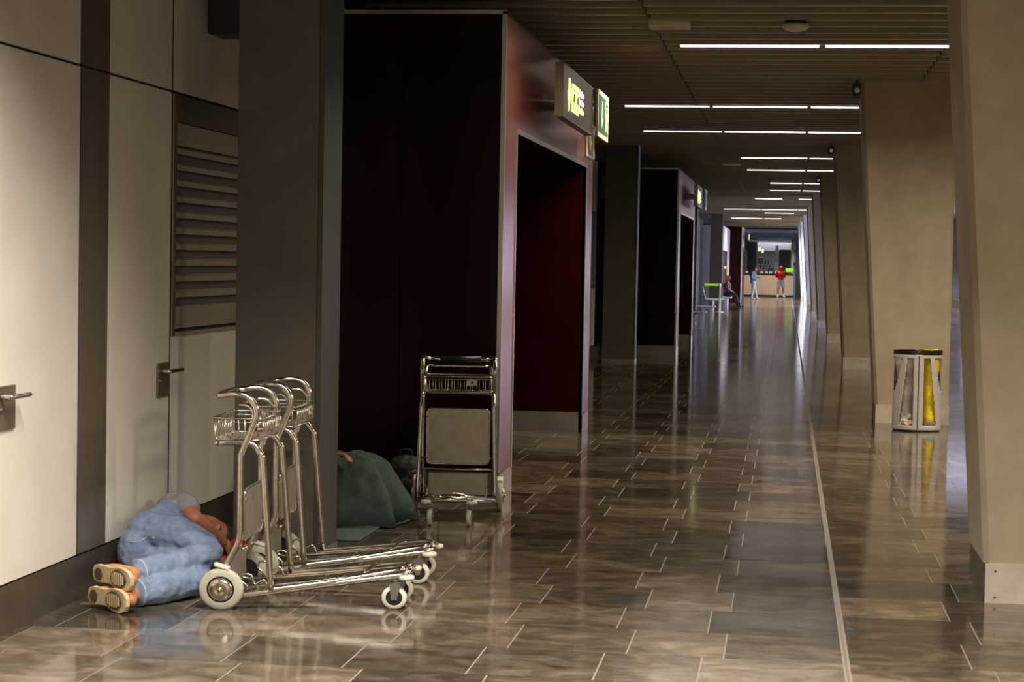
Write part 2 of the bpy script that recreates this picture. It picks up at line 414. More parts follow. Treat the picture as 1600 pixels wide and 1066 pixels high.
portal(35.5, 'second brown lacquered portal farther down the hall, behind the grey column')

# the third, far: black end and small wall piece before it
p3 = empty('portal', (0, 88, 0)); tag(p3, 'far black-brown portal beside the lit kiosk at the end', 'portal', 'brown lacquered portals')
bx('end_panel', -3.0, -2.08, 0, .05, 0, 3.45, M['maroon'], p3)
bx('side_panel', -2.08, -2.05, 0, 5, 0, 3.45, M['lilac_wall'], p3)
bx('door_panel', -2.055, -2.03, .8, 5, 0, 2.5, M['maroon'], p3)
wb = empty('wall_bay', (0, 78, 0)); tag(wb, 'pale lilac wall bay with a dark doorway beyond the far column', 'wall bay')
bx('bay_wall', -3.4, -2.60, 0, 9.9, 0, 3.3, M['lilac_wall'], wb)
bx('doorway', -2.62, -2.59, .4, 6, 0, 2.3, M['maroon'], wb)
bx('notice', -2.59, -2.56, 1.2, 4.2, 1.55, 1.65, M['orange_cloth'], wb)

# wall bits in the slot between first portal and second column
db = bx('door_3', -3.41, -3.36, 34.45, 35.3, .2, 2.9, M['maroon']); tag(db, kind='structure')
q = empty('wall_sign', (-3.3, 34.6, 2.85)); tag(q, 'small beige box sign high on the wall past the first portal', 'sign')
bx('sign_box', -.1, .12, 0, .25, 0, .42, M['sign_back'], q, bevel=.005)
bx('sign_bracket', -.1, -.05, -.25, 0, .1, .3, M['black'], q)
q = empty('notice_frame', (-3.395, 33.15, 1.25)); tag(q, 'dark framed notice on the wall past the first portal', 'frame')
bx('frame', 0, .03, 0, .75, 0, 1.35, M['steel_strip'], q); bx('dark_sheet', .03, .034, .05, .7, .05, 1.3, M['grey_wall'], q)

# ------------------------------------------------------------------ right pillars
pil_lab = ['nearest slanted concrete pillar, cut by the right edge of the photo', 'slanted concrete pillar behind the grey recycling bin',
  'third slanted concrete pillar from the right edge', 'fourth slanted concrete pillar from the right edge', 'fifth slanted concrete pillar, narrow in the distance',
  'sixth slanted concrete pillar, far along the right side', 'seventh slanted pillar, far and pale', 'eighth slanted pillar, very far and pale', 'last slanted pillar, beside the kiosk']
for i in range(9):
    y = 10.0 if i == 0 else 21.4 + 11.0 * (i - 1)
    X0 = 1.045 - (y - 10) * .0036
    w = .78; d = .8
    p = empty('slanted_pillar', (X0, y, 0)); tag(p, pil_lab[i], 'pillar', 'slanted concrete pillars')
    bm = bmesh.new(); zs = [.2, 1.0, 2.0, 3.0, 4.0]; rings = []
    for z in zs:
        s = -.068 * z; c = .03
        r0 = (s, c), (s + c, 0), (w - c, 0), (w, c), (w, d), (s, d)
        rings.append([bm.verts.new((a, b, z)) for a, b in r0])
    for A, B in zip(rings, rings[1:]):
        for k in range(6): bm.faces.new((A[k], A[(k + 1) % 6], B[(k + 1) % 6], B[k]))
    bm.faces.new(rings[0]); bm.faces.new(rings[-1])
    link('shaft', bm, M['concrete'] if i < 6 else M['white_paint'], p)  # far concrete shafts coloured white, bright light put into the paint
    fb = bx('base_plate', -.006, w + .004, -.008, .02, 0, .203, M['marble'], p)
    if i == 0:
        for sx, sz in ((.05, .165), (.05, .03), (.22, .19)):
            bm = bmesh.new(); lathe(bm, [(.005, -.003), (.005, 0)], 'y', (sx - .006, -.0085, sz), 10); link('screw', bm, M['black'], fb)
    bx('side_base', -.008, .02, .0, .40, 0, .203, M['slate_base'], p)
    bx('side_base', -.008, .02, .407, d, 0, .203, M['slate_base'], p)
    bx('core', .02, w - .01, .02, d - .01, 0, .2, M['slate_base'], p)
# cameras at the pillar tops
for i, (y, lab) in enumerate(((21.25, 'small black security camera at the top of the pillar behind the bin'), (32.2, 'small black security camera on the third pillar top'), (43.2, 'tiny black security camera on the fourth pillar top'))):
    c = empty('security_camera', (.70 - .03 * i, y, 3.56)); tag(c, lab, 'camera', 'security cameras')
    bx('body', -.05, .04, -.12, .1, -.01, .12, M['black'], c, bevel=.01)
    bm = bmesh.new(); lathe(bm, [(.03, -.13), (.03, -.118)], 'y', (0, 0, .05), 12); link('lens', bm, M['chrome'], c)
    bx('mount', -.015, .015, -.02, .02, .12, .17, M['black'], c)

# ------------------------------------------------------------------ ceiling
ce = bx('ceiling', -5, 9, 1, 118, 3.95, 4.2, M['void']); tag(ce, kind='structure')
cache = {}
def slat(x0, x1, y, w, z0, z1, m, obj=True, bm=None):
    if obj:
        k = (x0, x1, w, z0, z1)
        if k not in cache:
            b = bmesh.new(); box(b, x0, x1, -w / 2, w / 2, z0, z1); me = bpy.data.meshes.new('ceiling_slat'); b.to_mesh(me); b.free(); me.materials.append(m); cache[k] = me
        o = bpy.data.objects.new('ceiling_slat', cache[k]); COL.objects.link(o); o.parent = ce; o.location = (0, y, 0)
    else: box(bm, x0, x1, y - w / 2, y + w / 2, z0, z1)
fb1 = bmesh.new(); fb2 = bmesh.new()
pitch = .44
for k in range(230):
    y = 9.0 + k * pitch
    near = 13 < y < 27
    for (x0, x1, dy) in ((-3.4, -1.19, .11), (-1.17, 1.385, 0), (1.405, 6, .12)):
        ns = near and x0 < 1.4
        if y > 104: continue
        slat(x0, x1, y + dy, .075, 3.72, 3.78, M['slat'], ns, fb1)
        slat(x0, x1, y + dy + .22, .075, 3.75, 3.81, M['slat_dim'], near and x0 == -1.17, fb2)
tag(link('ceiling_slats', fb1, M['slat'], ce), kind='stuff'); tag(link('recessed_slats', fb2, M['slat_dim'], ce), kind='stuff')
# linear lights
rows = [(17.8, [(-1.02, .24), (.30, 1.56)], 'nearest'), (24.6, [(-2.1, -1.03), (-.98, .20), (.25, 1.3)], 'second'), (29.2, [(-2.2, -1.03), (-.98, .22), (.27, 1.3)], 'third'),
        (36.2, [(-.9, .32), (.37, 1.2)], 'fourth'), (40.8, [(-.88, .32), (.37, 1.2)], 'fifth'), (47.2, [(-.45, .3), (.36, 1.1)], 'sixth'), (51.7, [(-.5, .3), (.36, 1.1)], 'seventh'),
        (58.2, [(-1.0, -.2), (.3, 1.0)], 'eighth'), (69.5, [(-2.3, -1.0), (-.95, .3), (.35, 1.0)], 'ninth'), (74, [(-.9, .2)], 'tenth'), (82.5, [(-2.4, -1.1), (-1.0, -.3)], 'eleventh')]
for y, segs, nm in rows:
    for i, (a, b) in enumerate(segs):
        l = empty('ceiling_light', ((a + b) / 2, y, 3.70))
        pos = ['left', 'middle', 'right'][i] if len(segs) == 3 else (['left', 'right'][i] if len(segs) == 2 else 'only')
        tag(l, f'thin lit linear ceiling light, {pos} piece of the {nm} lit row', 'ceiling light', 'lit linear ceiling lights')
        h = (b - a) / 2
        bx('diffuser', -h, h, -.04, .04, 0, .012, M['lamp'], l); bx('housing', -h - .01, h + .01, -.075, .075, .012, .07, M['slat'], l)
# plain panel, dome detector
for (x, y, lab) in ((-1.03, 16.3, 'beige rectangular panel set in the slatted ceiling near the dome'), (-1.15, 38.6, 'small pale panel in the ceiling farther down the hall')):
    l = bx('ceiling_panel', x - .17, x + .17, y - .17, y + .17, 3.69, 3.75, M['marble'], bevel=.004); tag(l, lab, 'ceiling panel')
dm = empty('ceiling_dome', (.02, 16.1, 3.68)); tag(dm, 'pale round shallow dome hanging below the slatted ceiling', 'detector')
bm = bmesh.new(); lathe(bm, [(.03, -.045), (.07, -.04), (.10, -.022), (.112, 0), (.108, .015)], 'z', (0, 0, 0), 28); link('dome', bm, M['marble'], dm, smooth=True)
bm = bmesh.new(); lathe(bm, [(.09, .015), (.09, .09)], 'z', (0, 0, 0), 28); link('collar', bm, M['black'], dm)

# ------------------------------------------------------------------ right outer wall with glazing
wr = bx('wall_right', 7.7, 7.9, 2, 118, 0, 4.0, M['grey_wall']); tag(wr, kind='structure')
for k in range(9):
    bx('mullion', 7.5, 7.58, 32 + k * 7.5, 32.12 + k * 7.5, 0, 3.6, M['steel_strip'], wr)
bx('sill', 7.5, 7.6, 32, 92, 0, .35, M['steel_strip'], wr)

# ------------------------------------------------------------------ luggage trolleys
def wheel(name, parent, y, r, w, out):
    o = empty(name, (0, y, r)); o.parent = parent
    bm = bmesh.new()
    lathe(bm, [(r * .62, -w / 2), (r * .90, -w / 2), (r * .985, -w * .3), (r, 0), (r * .985, w * .3), (r * .90, w / 2), (r * .60, w / 2)], 'y', (0, 0, 0), 36, caps=False)
    t = link('tyre', bm, M['tyre'], o, smooth=True)
    bm = bmesh.new(); lathe(bm, [(r * .70, -w * .36), (r * .70, w * .36)], 'y', (0, 0, 0), 30); link('rim', bm, M['black'], o)
    s = out; bm = bmesh.new()
    lathe(bm, [(r * .55, s * w * .40), (r * .54, s * w * .62), (r * .40, s * w * .86), (r * .17, s * w * .98), (r * .15, s * w * .90), (r * .10, s * w * .90), (r * .09, s * w * 1.08), (.001, s * w * 1.12)], 'y', (0, 0, 0), 30)
    link('hubcap', bm, M['chrome'], o, smooth=True)
    return o
def trolley(label, loc, rz, pz0=.315, pz1=.555, grip=True):
    T = empty('luggage_trolley', loc, rz); T.scale = (1.11, 1.0, 1.035); tag(T, label, 'trolley', 'luggage trolleys')
    ch = M['chrome']
    # main tube: handle, uprights, lower bend, platform rail
    def side(s):
        return [(-.022, s * .205, .992), (.030, s * .238, 1.001), (.088, s * .243, .994), (.122, s * .244, .963), (.137, s * .244, .922), (.130, s * .244, .876), (.088, s * .244, .765),
                (.073, s * .244, .725), (.071, s * .244, .68), (.071, s * .244, .40), (.070, s * .244, .345), (.060, s * .244, .300), (-.005, s * .246, .165), (-.028, s * .246, .115), (-.018, s * .247, .075), (.02, s * .25, .058),
                (.10, s * .25, .068), (.40, s * .205, .112), (.74, s * .150, .160), (.775, s * .138, .166), (.79, s * .11, .168)]
    A = side(-1); B = side(1)
    path = smooth_path(A[::-1] + [(-.037, -.17, .991), (-.037, .17, .991)] + B, 3)
    bm = bmesh.new(); tube(bm, path, .0148, 10, closed=True); link('frame_tube', bm, ch, T, smooth=True)
    # strut tube: rear loop under basket, arcs over and falls to the platform
    def strut(s):
        return [(-.04, s * .20, .772), (-.03, s * .232, .772), (.04, s * .236, .776), (.10, s * .237, .775), (.128, s * .238, .765), (.152, s * .240, .73), (.168, s * .243, .68), (.19, s * .252, .39), (.213, s * .262, .095)]
    bm = bmesh.new(); tube(bm, smooth_path(strut(-1)[::-1] + strut(1), 4), .0142, 10); link('strut_tube', bm, ch, T, smooth=True)
    # platform inner rails and crossbars
    pf = bmesh.new()
    for s in (-1, 1):
        tube(pf, smooth_path([(.20, s * .262, .088), (.235, s * .255, .10), (.45, s * .205, .130), (.72, s * .125, .178), (.765, s * .09, .183)], 4), .0115, 8)
        tube(pf, smooth_path([(.12, s * .12, .085), (.40, s * .10, .118), (.70, s * .06, .168), (.76, s * .0, .18)], 4), .008, 8)
        tube(pf, [(.765, s * .09, .183), (.79, s * .05, .178)], .0115, 8)
    tube(pf, [(.12, -.25, .072), (.12, .25, .072)], .010, 8); tube(pf, [(.40, -.205, .105), (.40, .205, .105)], .008, 8); tube(pf, [(.79, -.11, .172), (.79, .11, .172)], .0145, 8)
    tube(pf, smooth_path([(.60, -.12, .165), (.63, -.05, .185), (.66, .0, .19), (.63, .05, .185), (.60, .12, .165)], 4), .006, 8)
    link('platform', pf, ch, T, smooth=True)
    bm = bmesh.new(); tube(bm, [(0, -.285, .1), (0, .285, .1)], .011, 10); link('axle', bm, M['plinth'], T, smooth=True)
    # wavy wire catch behind the strut
    for s in (-1, 1):
        bm = bmesh.new(); tube(bm, smooth_path([(.19, s * .2, .09), (.17, s * .2, .13), (.13, s * .2, .11), (.115, s * .2, .15), (.08, s * .2, .155), (.07, s * .2, .125), (.095, s * .2, .10), (.09, s * .2, .07)], 5), .0055, 8)
        link('wire_catch', bm, ch, T, smooth=True)
    # back panel with folded rim between the uprights
    pn = bmesh.new(); c = .03; xs = .079
    rr = []
    for (cy, cz, a0) in ((.212 - c, pz1 - c, 0), (-.212 + c, pz1 - c, 90), (-.212 + c, pz0 + c, 180), (.212 - c, pz0 + c, 270)):
        for k in range(5):
            a = math.radians(a0 + 90 * k / 4); rr.append((cy + c * math.cos(a), cz + c * math.sin(a)))
    f0 = [pn.verts.new((xs, y, z)) for y, z in rr]; f1 = [pn.verts.new((xs + .006, y, z)) for y, z in rr]
    pn.faces.new(f0); pn.faces.new(f1[::-1])
    for k in range(len(rr)): pn.faces.new((f0[k], f1[k], f1[(k + 1) % len(rr)], f0[(k + 1) % len(rr)]))
    p = link('back_panel', pn, M['panel_metal'], T)
    bm = bmesh.new(); tube(bm, [(xs + .003, y, z) for y, z in rr], .006, 6, closed=True); link('panel_rim', bm, ch, p, smooth=True)
    for z in (pz0 + .04, pz1 - .05):
        for s in (-1, 1):
            bm = bmesh.new(); tube(bm, [(.085, s * .244, z), (.09, s * .205, z)], .006, 6); link('panel_tab', bm, ch, p)
    bm = bmesh.new(); tube(bm, [(.085, -.24, pz0 - .035), (.085, .24, pz0 - .035)], .007, 8); link('cross_rod', bm, ch, T, smooth=True)
    bm = bmesh.new(); box(bm, .01, .016, -.20, .20, .10, .24); link('lower_panel', bm, M['panel_metal'], T)
    # wire basket
    bk = bmesh.new(); x0, x1, w0, z0, z1 = -.055, .165, .232, .785, .888
    def ring(z, e, r):
        P = [(x0 + e, -w0 + e, z), (x1 - e, -w0 + e, z), (x1 - e, w0 - e, z), (x0 + e, w0 - e, z)]
        out = []
        for i in range(4):
            a, b2, c2 = Vector(P[i - 1]), Vector(P[i]), Vector(P[(i + 1) % 4])
            out += [b2 + (a - b2).normalized() * .02, b2 + (a - b2).normalized() * .006 + (c2 - b2).normalized() * .006, b2 + (c2 - b2).normalized() * .02]
        tube(bk, out, r, 6, closed=True)
    ring(z1, 0, .0055); ring(z0 + .002, .012, .004); ring(z1 - .018, .003, .003)
    n = 11
    for k in range(n):
        y = -w0 + .02 + (2 * w0 - .04) * k / (n - 1)
        tube(bk, [(x0, y, z1), (x0 + .006, y, z0 + .012), (x0 + .02, y, z0), (x1 - .02, y, z0), (x1 - .006, y, z0 + .012), (x1, y, z1)], .0024, 5)
    for k in range(7):
        x = x0 + .025 + (x1 - x0 - .05) * k / 6
        tube(bk, [(x, -w0, z1), (x, -w0 + .006, z0 + .012), (x, -w0 + .02, z0), (x, w0 - .02, z0), (x, w0 - .006, z0 + .012), (x, w0, z1)], .0024, 5)
    b = link('basket', bk, ch, T, smooth=True)
    bm = bmesh.new(); box(bm, x1 + .002, x1 + .006, .06, .13, .83, .872); link('basket_label', bm, M['bumper'], b)
    bm = bmesh.new(); lathe(bm, [(.009, 0), (.009, .002)], 'x', (x1 + .006, .095, .851), 12); link('label_dot', bm, M['black'], b)
    # grip and brake bar
    bm = bmesh.new(); tube(bm, [(-.038, -.14, .991), (-.038, .14, .991)], .0185, 12); link('handle_grip', bm, M['black'], T, smooth=True)
    bm = bmesh.new()
    tube(bm, smooth_path([(.135, -.22, .905), (.10, -.215, .945), (.06, -.20, .95), (.055, -.16, .95), (.055, .16, .95), (.06, .20, .95), (.10, .215, .945), (.135, .22, .905)], 3), .0095, 8)
    link('brake_bar', bm, ch, T, smooth=True)
    for s in (-1, 1):
        wh = wheel('wheel', T, s * .285, .098, .040, s)
        bm = bmesh.new(); v = box(bm, -.03, .035, s * .285 - .02, s * .285 + .02, .205, .222)
        for q in v:
            if q.co.x > 0: q.co.z -= .02
        link('brake_shoe', bm, M['bumper'], T, bevel=.004)
        # caster
        c = empty('caster', (.735, s * .125, 0)); c.parent = T; r = .056
        bm = bmesh.new(); lathe(bm, [(r * .66, -.014), (r * .95, -.014), (r, -.006), (r, .006), (r * .95, .014), (r * .66, .014)], 'y', (0, 0, r), 28, caps=False); link('caster_tyre', bm, M['bumper'], c, smooth=True)
        bm = bmesh.new(); lathe(bm, [(r * .70, -.011), (r * .70, .011)], 'y', (0, 0, r), 24); lathe(bm, [(.012, -.018), (.012, .018)], 'y', (0, 0, r), 12); link('caster_rim', bm, M['black'], c)
        bm = bmesh.new()
        for q in (-1, 1):
            v = box(bm, -.012, .012, q * .018 - .002, q * .018 + .002, .045, .128)
            for u in v:
                if u.co.z > .1: u.co.x = u.co.x * 2.2 + .006
        box(bm, -.022, .034, -.021, .021, .126, .132)
        link('caster_fork', bm, M['plinth'], c)
        bm = bmesh.new(); lathe(bm, [(.012, 0), (.012, .03)], 'z', (.004, 0, .13), 12); link('caster_stem', bm, ch, c)
        bm = bmesh.new(); lathe(bm, [(.020, 0), (.033, .002), (.036, .010), (.033, .022), (.018, .024)], 'z', (0, 0, 0), 20)
        bp = link('bumper', bm, M['bumper'], T, smooth=True); bp.location = (.79, s * .145, .142)
    return T
trolley('scratched chrome luggage trolley in side view, nearest, wheel beside the sleeping man', (-2.672, 9.16, 0), math.radians(4))
trolley('chrome luggage trolley parked just behind the nearest one, in front of the grey column', (-2.700, 9.93, 0), math.radians(3))
trolley('chrome luggage trolley facing the camera, parked alone before the brown portal', (-2.185, 12.86, 0), math.radians(-84), pz0=.31, pz1=.67)

# ------------------------------------------------------------------ people
def frame_from(fwd, up):
    f = Vector(fwd).normalized(); u = Vector(up); u = (u - f * u.dot(f)).normalized(); r = f.cross(u)
    return Matrix((r, f, u)).transposed().to_4x4()     # local x=right, y=forward(face), z=up(crown)
def head_into(bm, c, rot, s=1.0):
    def e(p, r, q=None, seg=16): ell(bm, Vector(c) + (rot @ (Vector(p) * s)), tuple(x * s for x in r), rot @ (q or Matrix.Identity(4)), seg)
    e((0, -.012, .025), (.076, .094, .088), seg=20); e((0, .018, -.035), (.060, .068, .075)); e((0, .050, -.082), (.034, .030, .026))
    e((0, .088, -.018), (.012, .017, .026), Matrix.Rotation(-.25, 4, 'X')); e((0, .099, -.032), (.017, .013, .011))
    for s_ in (-1, 1):
        e((s_ * .030, .074, .018), (.030, .014, .008)); e((s_ * .031, .072, -.002), (.016, .012, .009)); e((s_ * .038, .055, -.035), (.026, .026, .024))
        e((s_ * .078, -.012, -.008), (.009, .019, .031), Matrix.Rotation(s_ * .25, 4, 'Z'))
    e((0, .083, -.056), (.024, .010, .0055)); e((0, .081, -.066), (.021, .010, .006))
def hand_into(bm, w, d, palm_n, side=1, s=1.0, curl=.5):
    """w wrist, d direction of fingers, palm_n palm normal"""
    w = Vector(w); d = Vector(d).normalized(); n = Vector(palm_n); n = (n - d * n.dot(d)).normalized(); a = d.cross(n) * side
    rot = Matrix((a, d, n)).transposed().to_4x4()
    ell(bm, w + d * .045 * s, (.040 * s, .052 * s, .016 * s), rot, 12)
    for i, (off, L) in enumerate(((-.030, .062), (-.010, .074), (.010, .070), (.029, .055))):
        p0 = w + (d * .07 + a * off) * s; p1 = p0 + (d * L * .5 * math.cos(curl * .5) + n * L * .5 * math.sin(curl * .5)) * s
        p2 = p1 + (d * L * .35 * math.cos(curl * 1.4) + n * L * .35 * math.sin(curl * 1.4)) * s
        p3 = p2 + (d * L * .3 * math.cos(curl * 2.1) + n * L * .3 * math.sin(curl * 2.1)) * s
        limb(bm, [(*p0, .0095 * s), (*p1, .0088 * s), (*p2, .008 * s), (*p3, .007 * s)], seg=8)
    q0 = w + (d * .02 - a * .026) * s; q1 = q0 + (d * .035 - a * .03 + n * .01) * s; q2 = q1 + (d * .03 - a * .004 + n * .012) * s
    limb(bm, [(*q0, .013 * s), (*q1, .0105 * s), (*q2, .009 * s)], seg=8)
def L3(p, r): return (p[0], p[1], p[2], r)

# --- the man asleep against the wall
man = empty('person', (-3.1, 9.4, 0)); tag(man, 'person in blue jeans and tan shoes curled asleep on the floor against the cream wall', 'person')
def rel(o, root):
    o.parent = root; o.location = -Vector(root.location)
    if root.rotation_euler.z: o.matrix_parent_inverse = Matrix.Identity(4)
    return o
hipU, hipL = (-3.225, 9.47, .275), (-3.225, 9.47, .125)
knU, knL = (-2.855, 9.34, .20), (-2.87, 9.21, .085)
anU, anL = (-3.105, 8.885, .150), (-3.085, 8.815, .062)
body = bmesh.new()
ell(body, (-3.22, 9.62, .195), (.11, .13, .155)); ell(body, (-3.235, 9.82, .215), (.10, .16, .14)); ell(body, (-3.235, 9.98, .225), (.105, .16, .165))
limb(body, [L3(hipU, .085), L3(((hipU[0] + knU[0]) / 2, (hipU[1] + knU[1]) / 2, .25), .078), L3(knU, .058), ((knU[0] + anU[0]) / 2, (knU[1] + anU[1]) / 2, .17, .054), L3(anU, .036)])
limb(body, [L3(hipL, .085), L3(((hipL[0] + knL[0]) / 2, (hipL[1] + knL[1]) / 2, .11), .078), L3(knL, .056), ((knL[0] + anL[0]) / 2, (knL[1] + anL[1]) / 2, .07, .053), L3(anL, .036)])
limb(body, [(-3.22, 10.08, .25, .06), (-3.16, 10.14, .23, .055), (-3.10, 10.16, .215, .055)])
Hrot = frame_from((.55, -.80, .12), (.80, .52, -.25))
Hc = Vector((-3.075, 10.08, .190)); head_into(body, Hc, Hrot, 1.0)
# upper arm over the chest with bent elbow, hand by the face; under arm beneath the head
limb(body, [(-3.225, 10.02, .345, .058), (-3.145, 9.87, .345, .050), (-3.065, 9.765, .305, .044)])
limb(body, [(-3.065, 9.765, .305, .043), (-3.01, 9.84, .24, .040), (-2.965, 9.93, .165, .028)])
hand_into(body, (-2.96, 9.94, .16), (.15, .85, -.35), (-.8, .1, -.4), 1)
limb(body, [(-3.17, 10.03, .10, .055), (-3.03, 9.88, .075, .046), (-2.90, 9.78, .060, .041)])
limb(body, [(-2.90, 9.78, .060, .040), (-2.88, 9.92, .058, .035), (-2.90, 10.02, .050, .026)])
hand_into(body, (-2.90, 10.03, .05), (-.25, .9, 0), (0, 0, 1), -1)
for an, tz in ((anU, .0), (anL, 0)):
    limb(body, [L3(an, .036), (an[0] - .02, an[1] - .05, an[2], .036), (an[0] + .05, an[1] - .13, an[2], .03)])
b = rel(remesh(link('body', body, M['skin']), .0075, 3), man)
# jeans
j = bmesh.new()
ell(j, (-3.235, 9.52, .195), (.135, .155, .178)); ell(j, (-3.225, 9.65, .205), (.125, .15, .178)); ell(j, (-3.225, 9.77, .215), (.125, .15, .178)); ell(j, (-3.21, 9.47, .235), (.115, .09, .13)); ell(j, (-3.25, 9.42, .175), (.115, .11, .135))
limb(j, [L3(hipU, .108), (-3.04, 9.405, .262, .106), (-2.93, 9.36, .235, .092), L3(knU, .074), (-2.90, 9.22, .185, .072), (-2.985, 9.07, .168, .072), (-3.065, 8.955, .155, .064)], seg=18)
limb(j, [L3(hipL, .108), (-3.045, 9.34, .118, .104), (-2.95, 9.265, .10, .092), (knL[0], knL[1], .086, .075), (-2.90, 9.10, .082, .072), (-2.97, 8.99, .076, .073), (-3.045, 8.885, .070, .066)], seg=18)
jo = rel(remesh(link('jeans', j, M['jeans']), .0085, 3, disp=.018, dsize=.05), man)
tw = bpy.data.textures.new('denim_wrinkles', 'MARBLE'); tw.noise_scale = .13; tw.turbulence = 6; tw.noise_depth = 1
dw = jo.modifiers.new('wrinkles', 'DISPLACE'); dw.texture = tw; dw.strength = .007; dw.mid_level = .6
# cuffs
for (c, d, r) in (((-3.078, 8.938, .154), (-.52, -.85, -.03), .062), ((-3.058, 8.862, .0695), (-.52, -.85, -.03), .062)):
    bm = bmesh.new(); c = Vector(c); d = Vector(d).normalized()
    tube(bm, [c - d * .022, c - d * .01, c + d * .012, c + d * .022], [r + .001, r + .005, r + .006, r + .002], 20); rel(link('trouser_cuff', bm, M['jeans'], smooth=True), man)
    bm = bmesh.new(); tube(bm, [c + d * .010, c + d * .0125], [r + .0072, r + .0072], 20); rel(link('cuff_stitch', bm, M['stitch'], smooth=True), man)
# pocket stitching that lies on the denim
def stitch(P, w=.0035):
    bm = bmesh.new(); S = smooth_path(P, 6); V = []
    for p in S: V.append((bm.verts.new(p + Vector((0, 0, w / 2))), bm.verts.new(p - Vector((0, 0, w / 2)))))
    for a, b2 in zip(V, V[1:]): bm.faces.new((a[0], b2[0], b2[1], a[1]))
    o = rel(link('pocket_stitch', bm, M['stitch']), man)
    sw = o.modifiers.new('wrap', 'SHRINKWRAP'); sw.target = jo; sw.wrap_method = 'NEAREST_SURFACEPOINT'; sw.offset = .0035
    return o
stitch([(-3.17, 9.35, .30), (-3.14, 9.45, .36), (-3.11, 9.58, .40)]); stitch([(-3.19, 9.33, .30), (-3.16, 9.43, .36), (-3.13, 9.56, .40)])
stitch([(-3.27, 9.35, .22), (-3.27, 9.45, .32), (-3.25, 9.58, .37)])
stitch([(-3.13, 9.34, .27), (-3.20, 9.30, .26), (-3.27, 9.32, .24)])
# shirt: grey jersey with a red one showing at the waist
s = bmesh.new()
ell(s, (-3.24, 9.86, .225), (.122, .14, .175)); ell(s, (-3.245, 9.99, .235), (.128, .16, .190))
limb(s, [(-3.235, 10.02, .345, .078), (-3.165, 9.90, .352, .074), (-3.135, 9.855, .345, .070)])
limb(s, [(-3.17, 10.03, .11, .073), (-3.08, 9.94, .09, .064)])
rel(remesh(link('grey_shirt', s, M['grey_shirt']), .009, 3, disp=.016, dsize=.06), man)
s = bmesh.new(); ell(s, (-3.200, 9.80, .205), (.118, .055, .165)); rel(remesh(link('red_undershirt', s, M['red_cloth']), .010, 2, disp=.008), man)
# belt
bm = bmesh.new(); 
# hair
h = bmesh.new()
def he(p, r): ell(h, Hc + (Hrot @ Vector(p)), r, Hrot, 16)
he((0, -.028, .048), (.081, .090, .080)); he((0, -.055, .0), (.078, .062, .075)); he((.0, .03, .085), (.055, .045, .025))
rel(remesh(link('hair', h, M['hair']), .007, 2, disp=.01, dsize=.012), man)
for sgn in (-1, 1):
    bm = bmesh.new(); c0 = Hc + (Hrot @ Vector((sgn * .031, .084, .022)))
    ell(bm, c0, (.018, .004, .004), Hrot @ Matrix.Rotation(-sgn * .12, 4, 'Y'), 8); rel(link('eyebrow', bm, M['hair']), man)
    bm = bmesh.new(); c0 = Hc + (Hrot @ Vector((sgn * .031, .0835, -.006))); ell(bm, c0, (.013, .0022, .0016), Hrot, 8); rel(link('closed_eyelid', bm, M['hair']), man)
bm = bmesh.new(); ell(bm, Hc + (Hrot @ Vector((0, .092, -.061))), (.019, .003, .0016), Hrot, 8); rel(link('mouth_line', bm, M['sole_dark']), man)

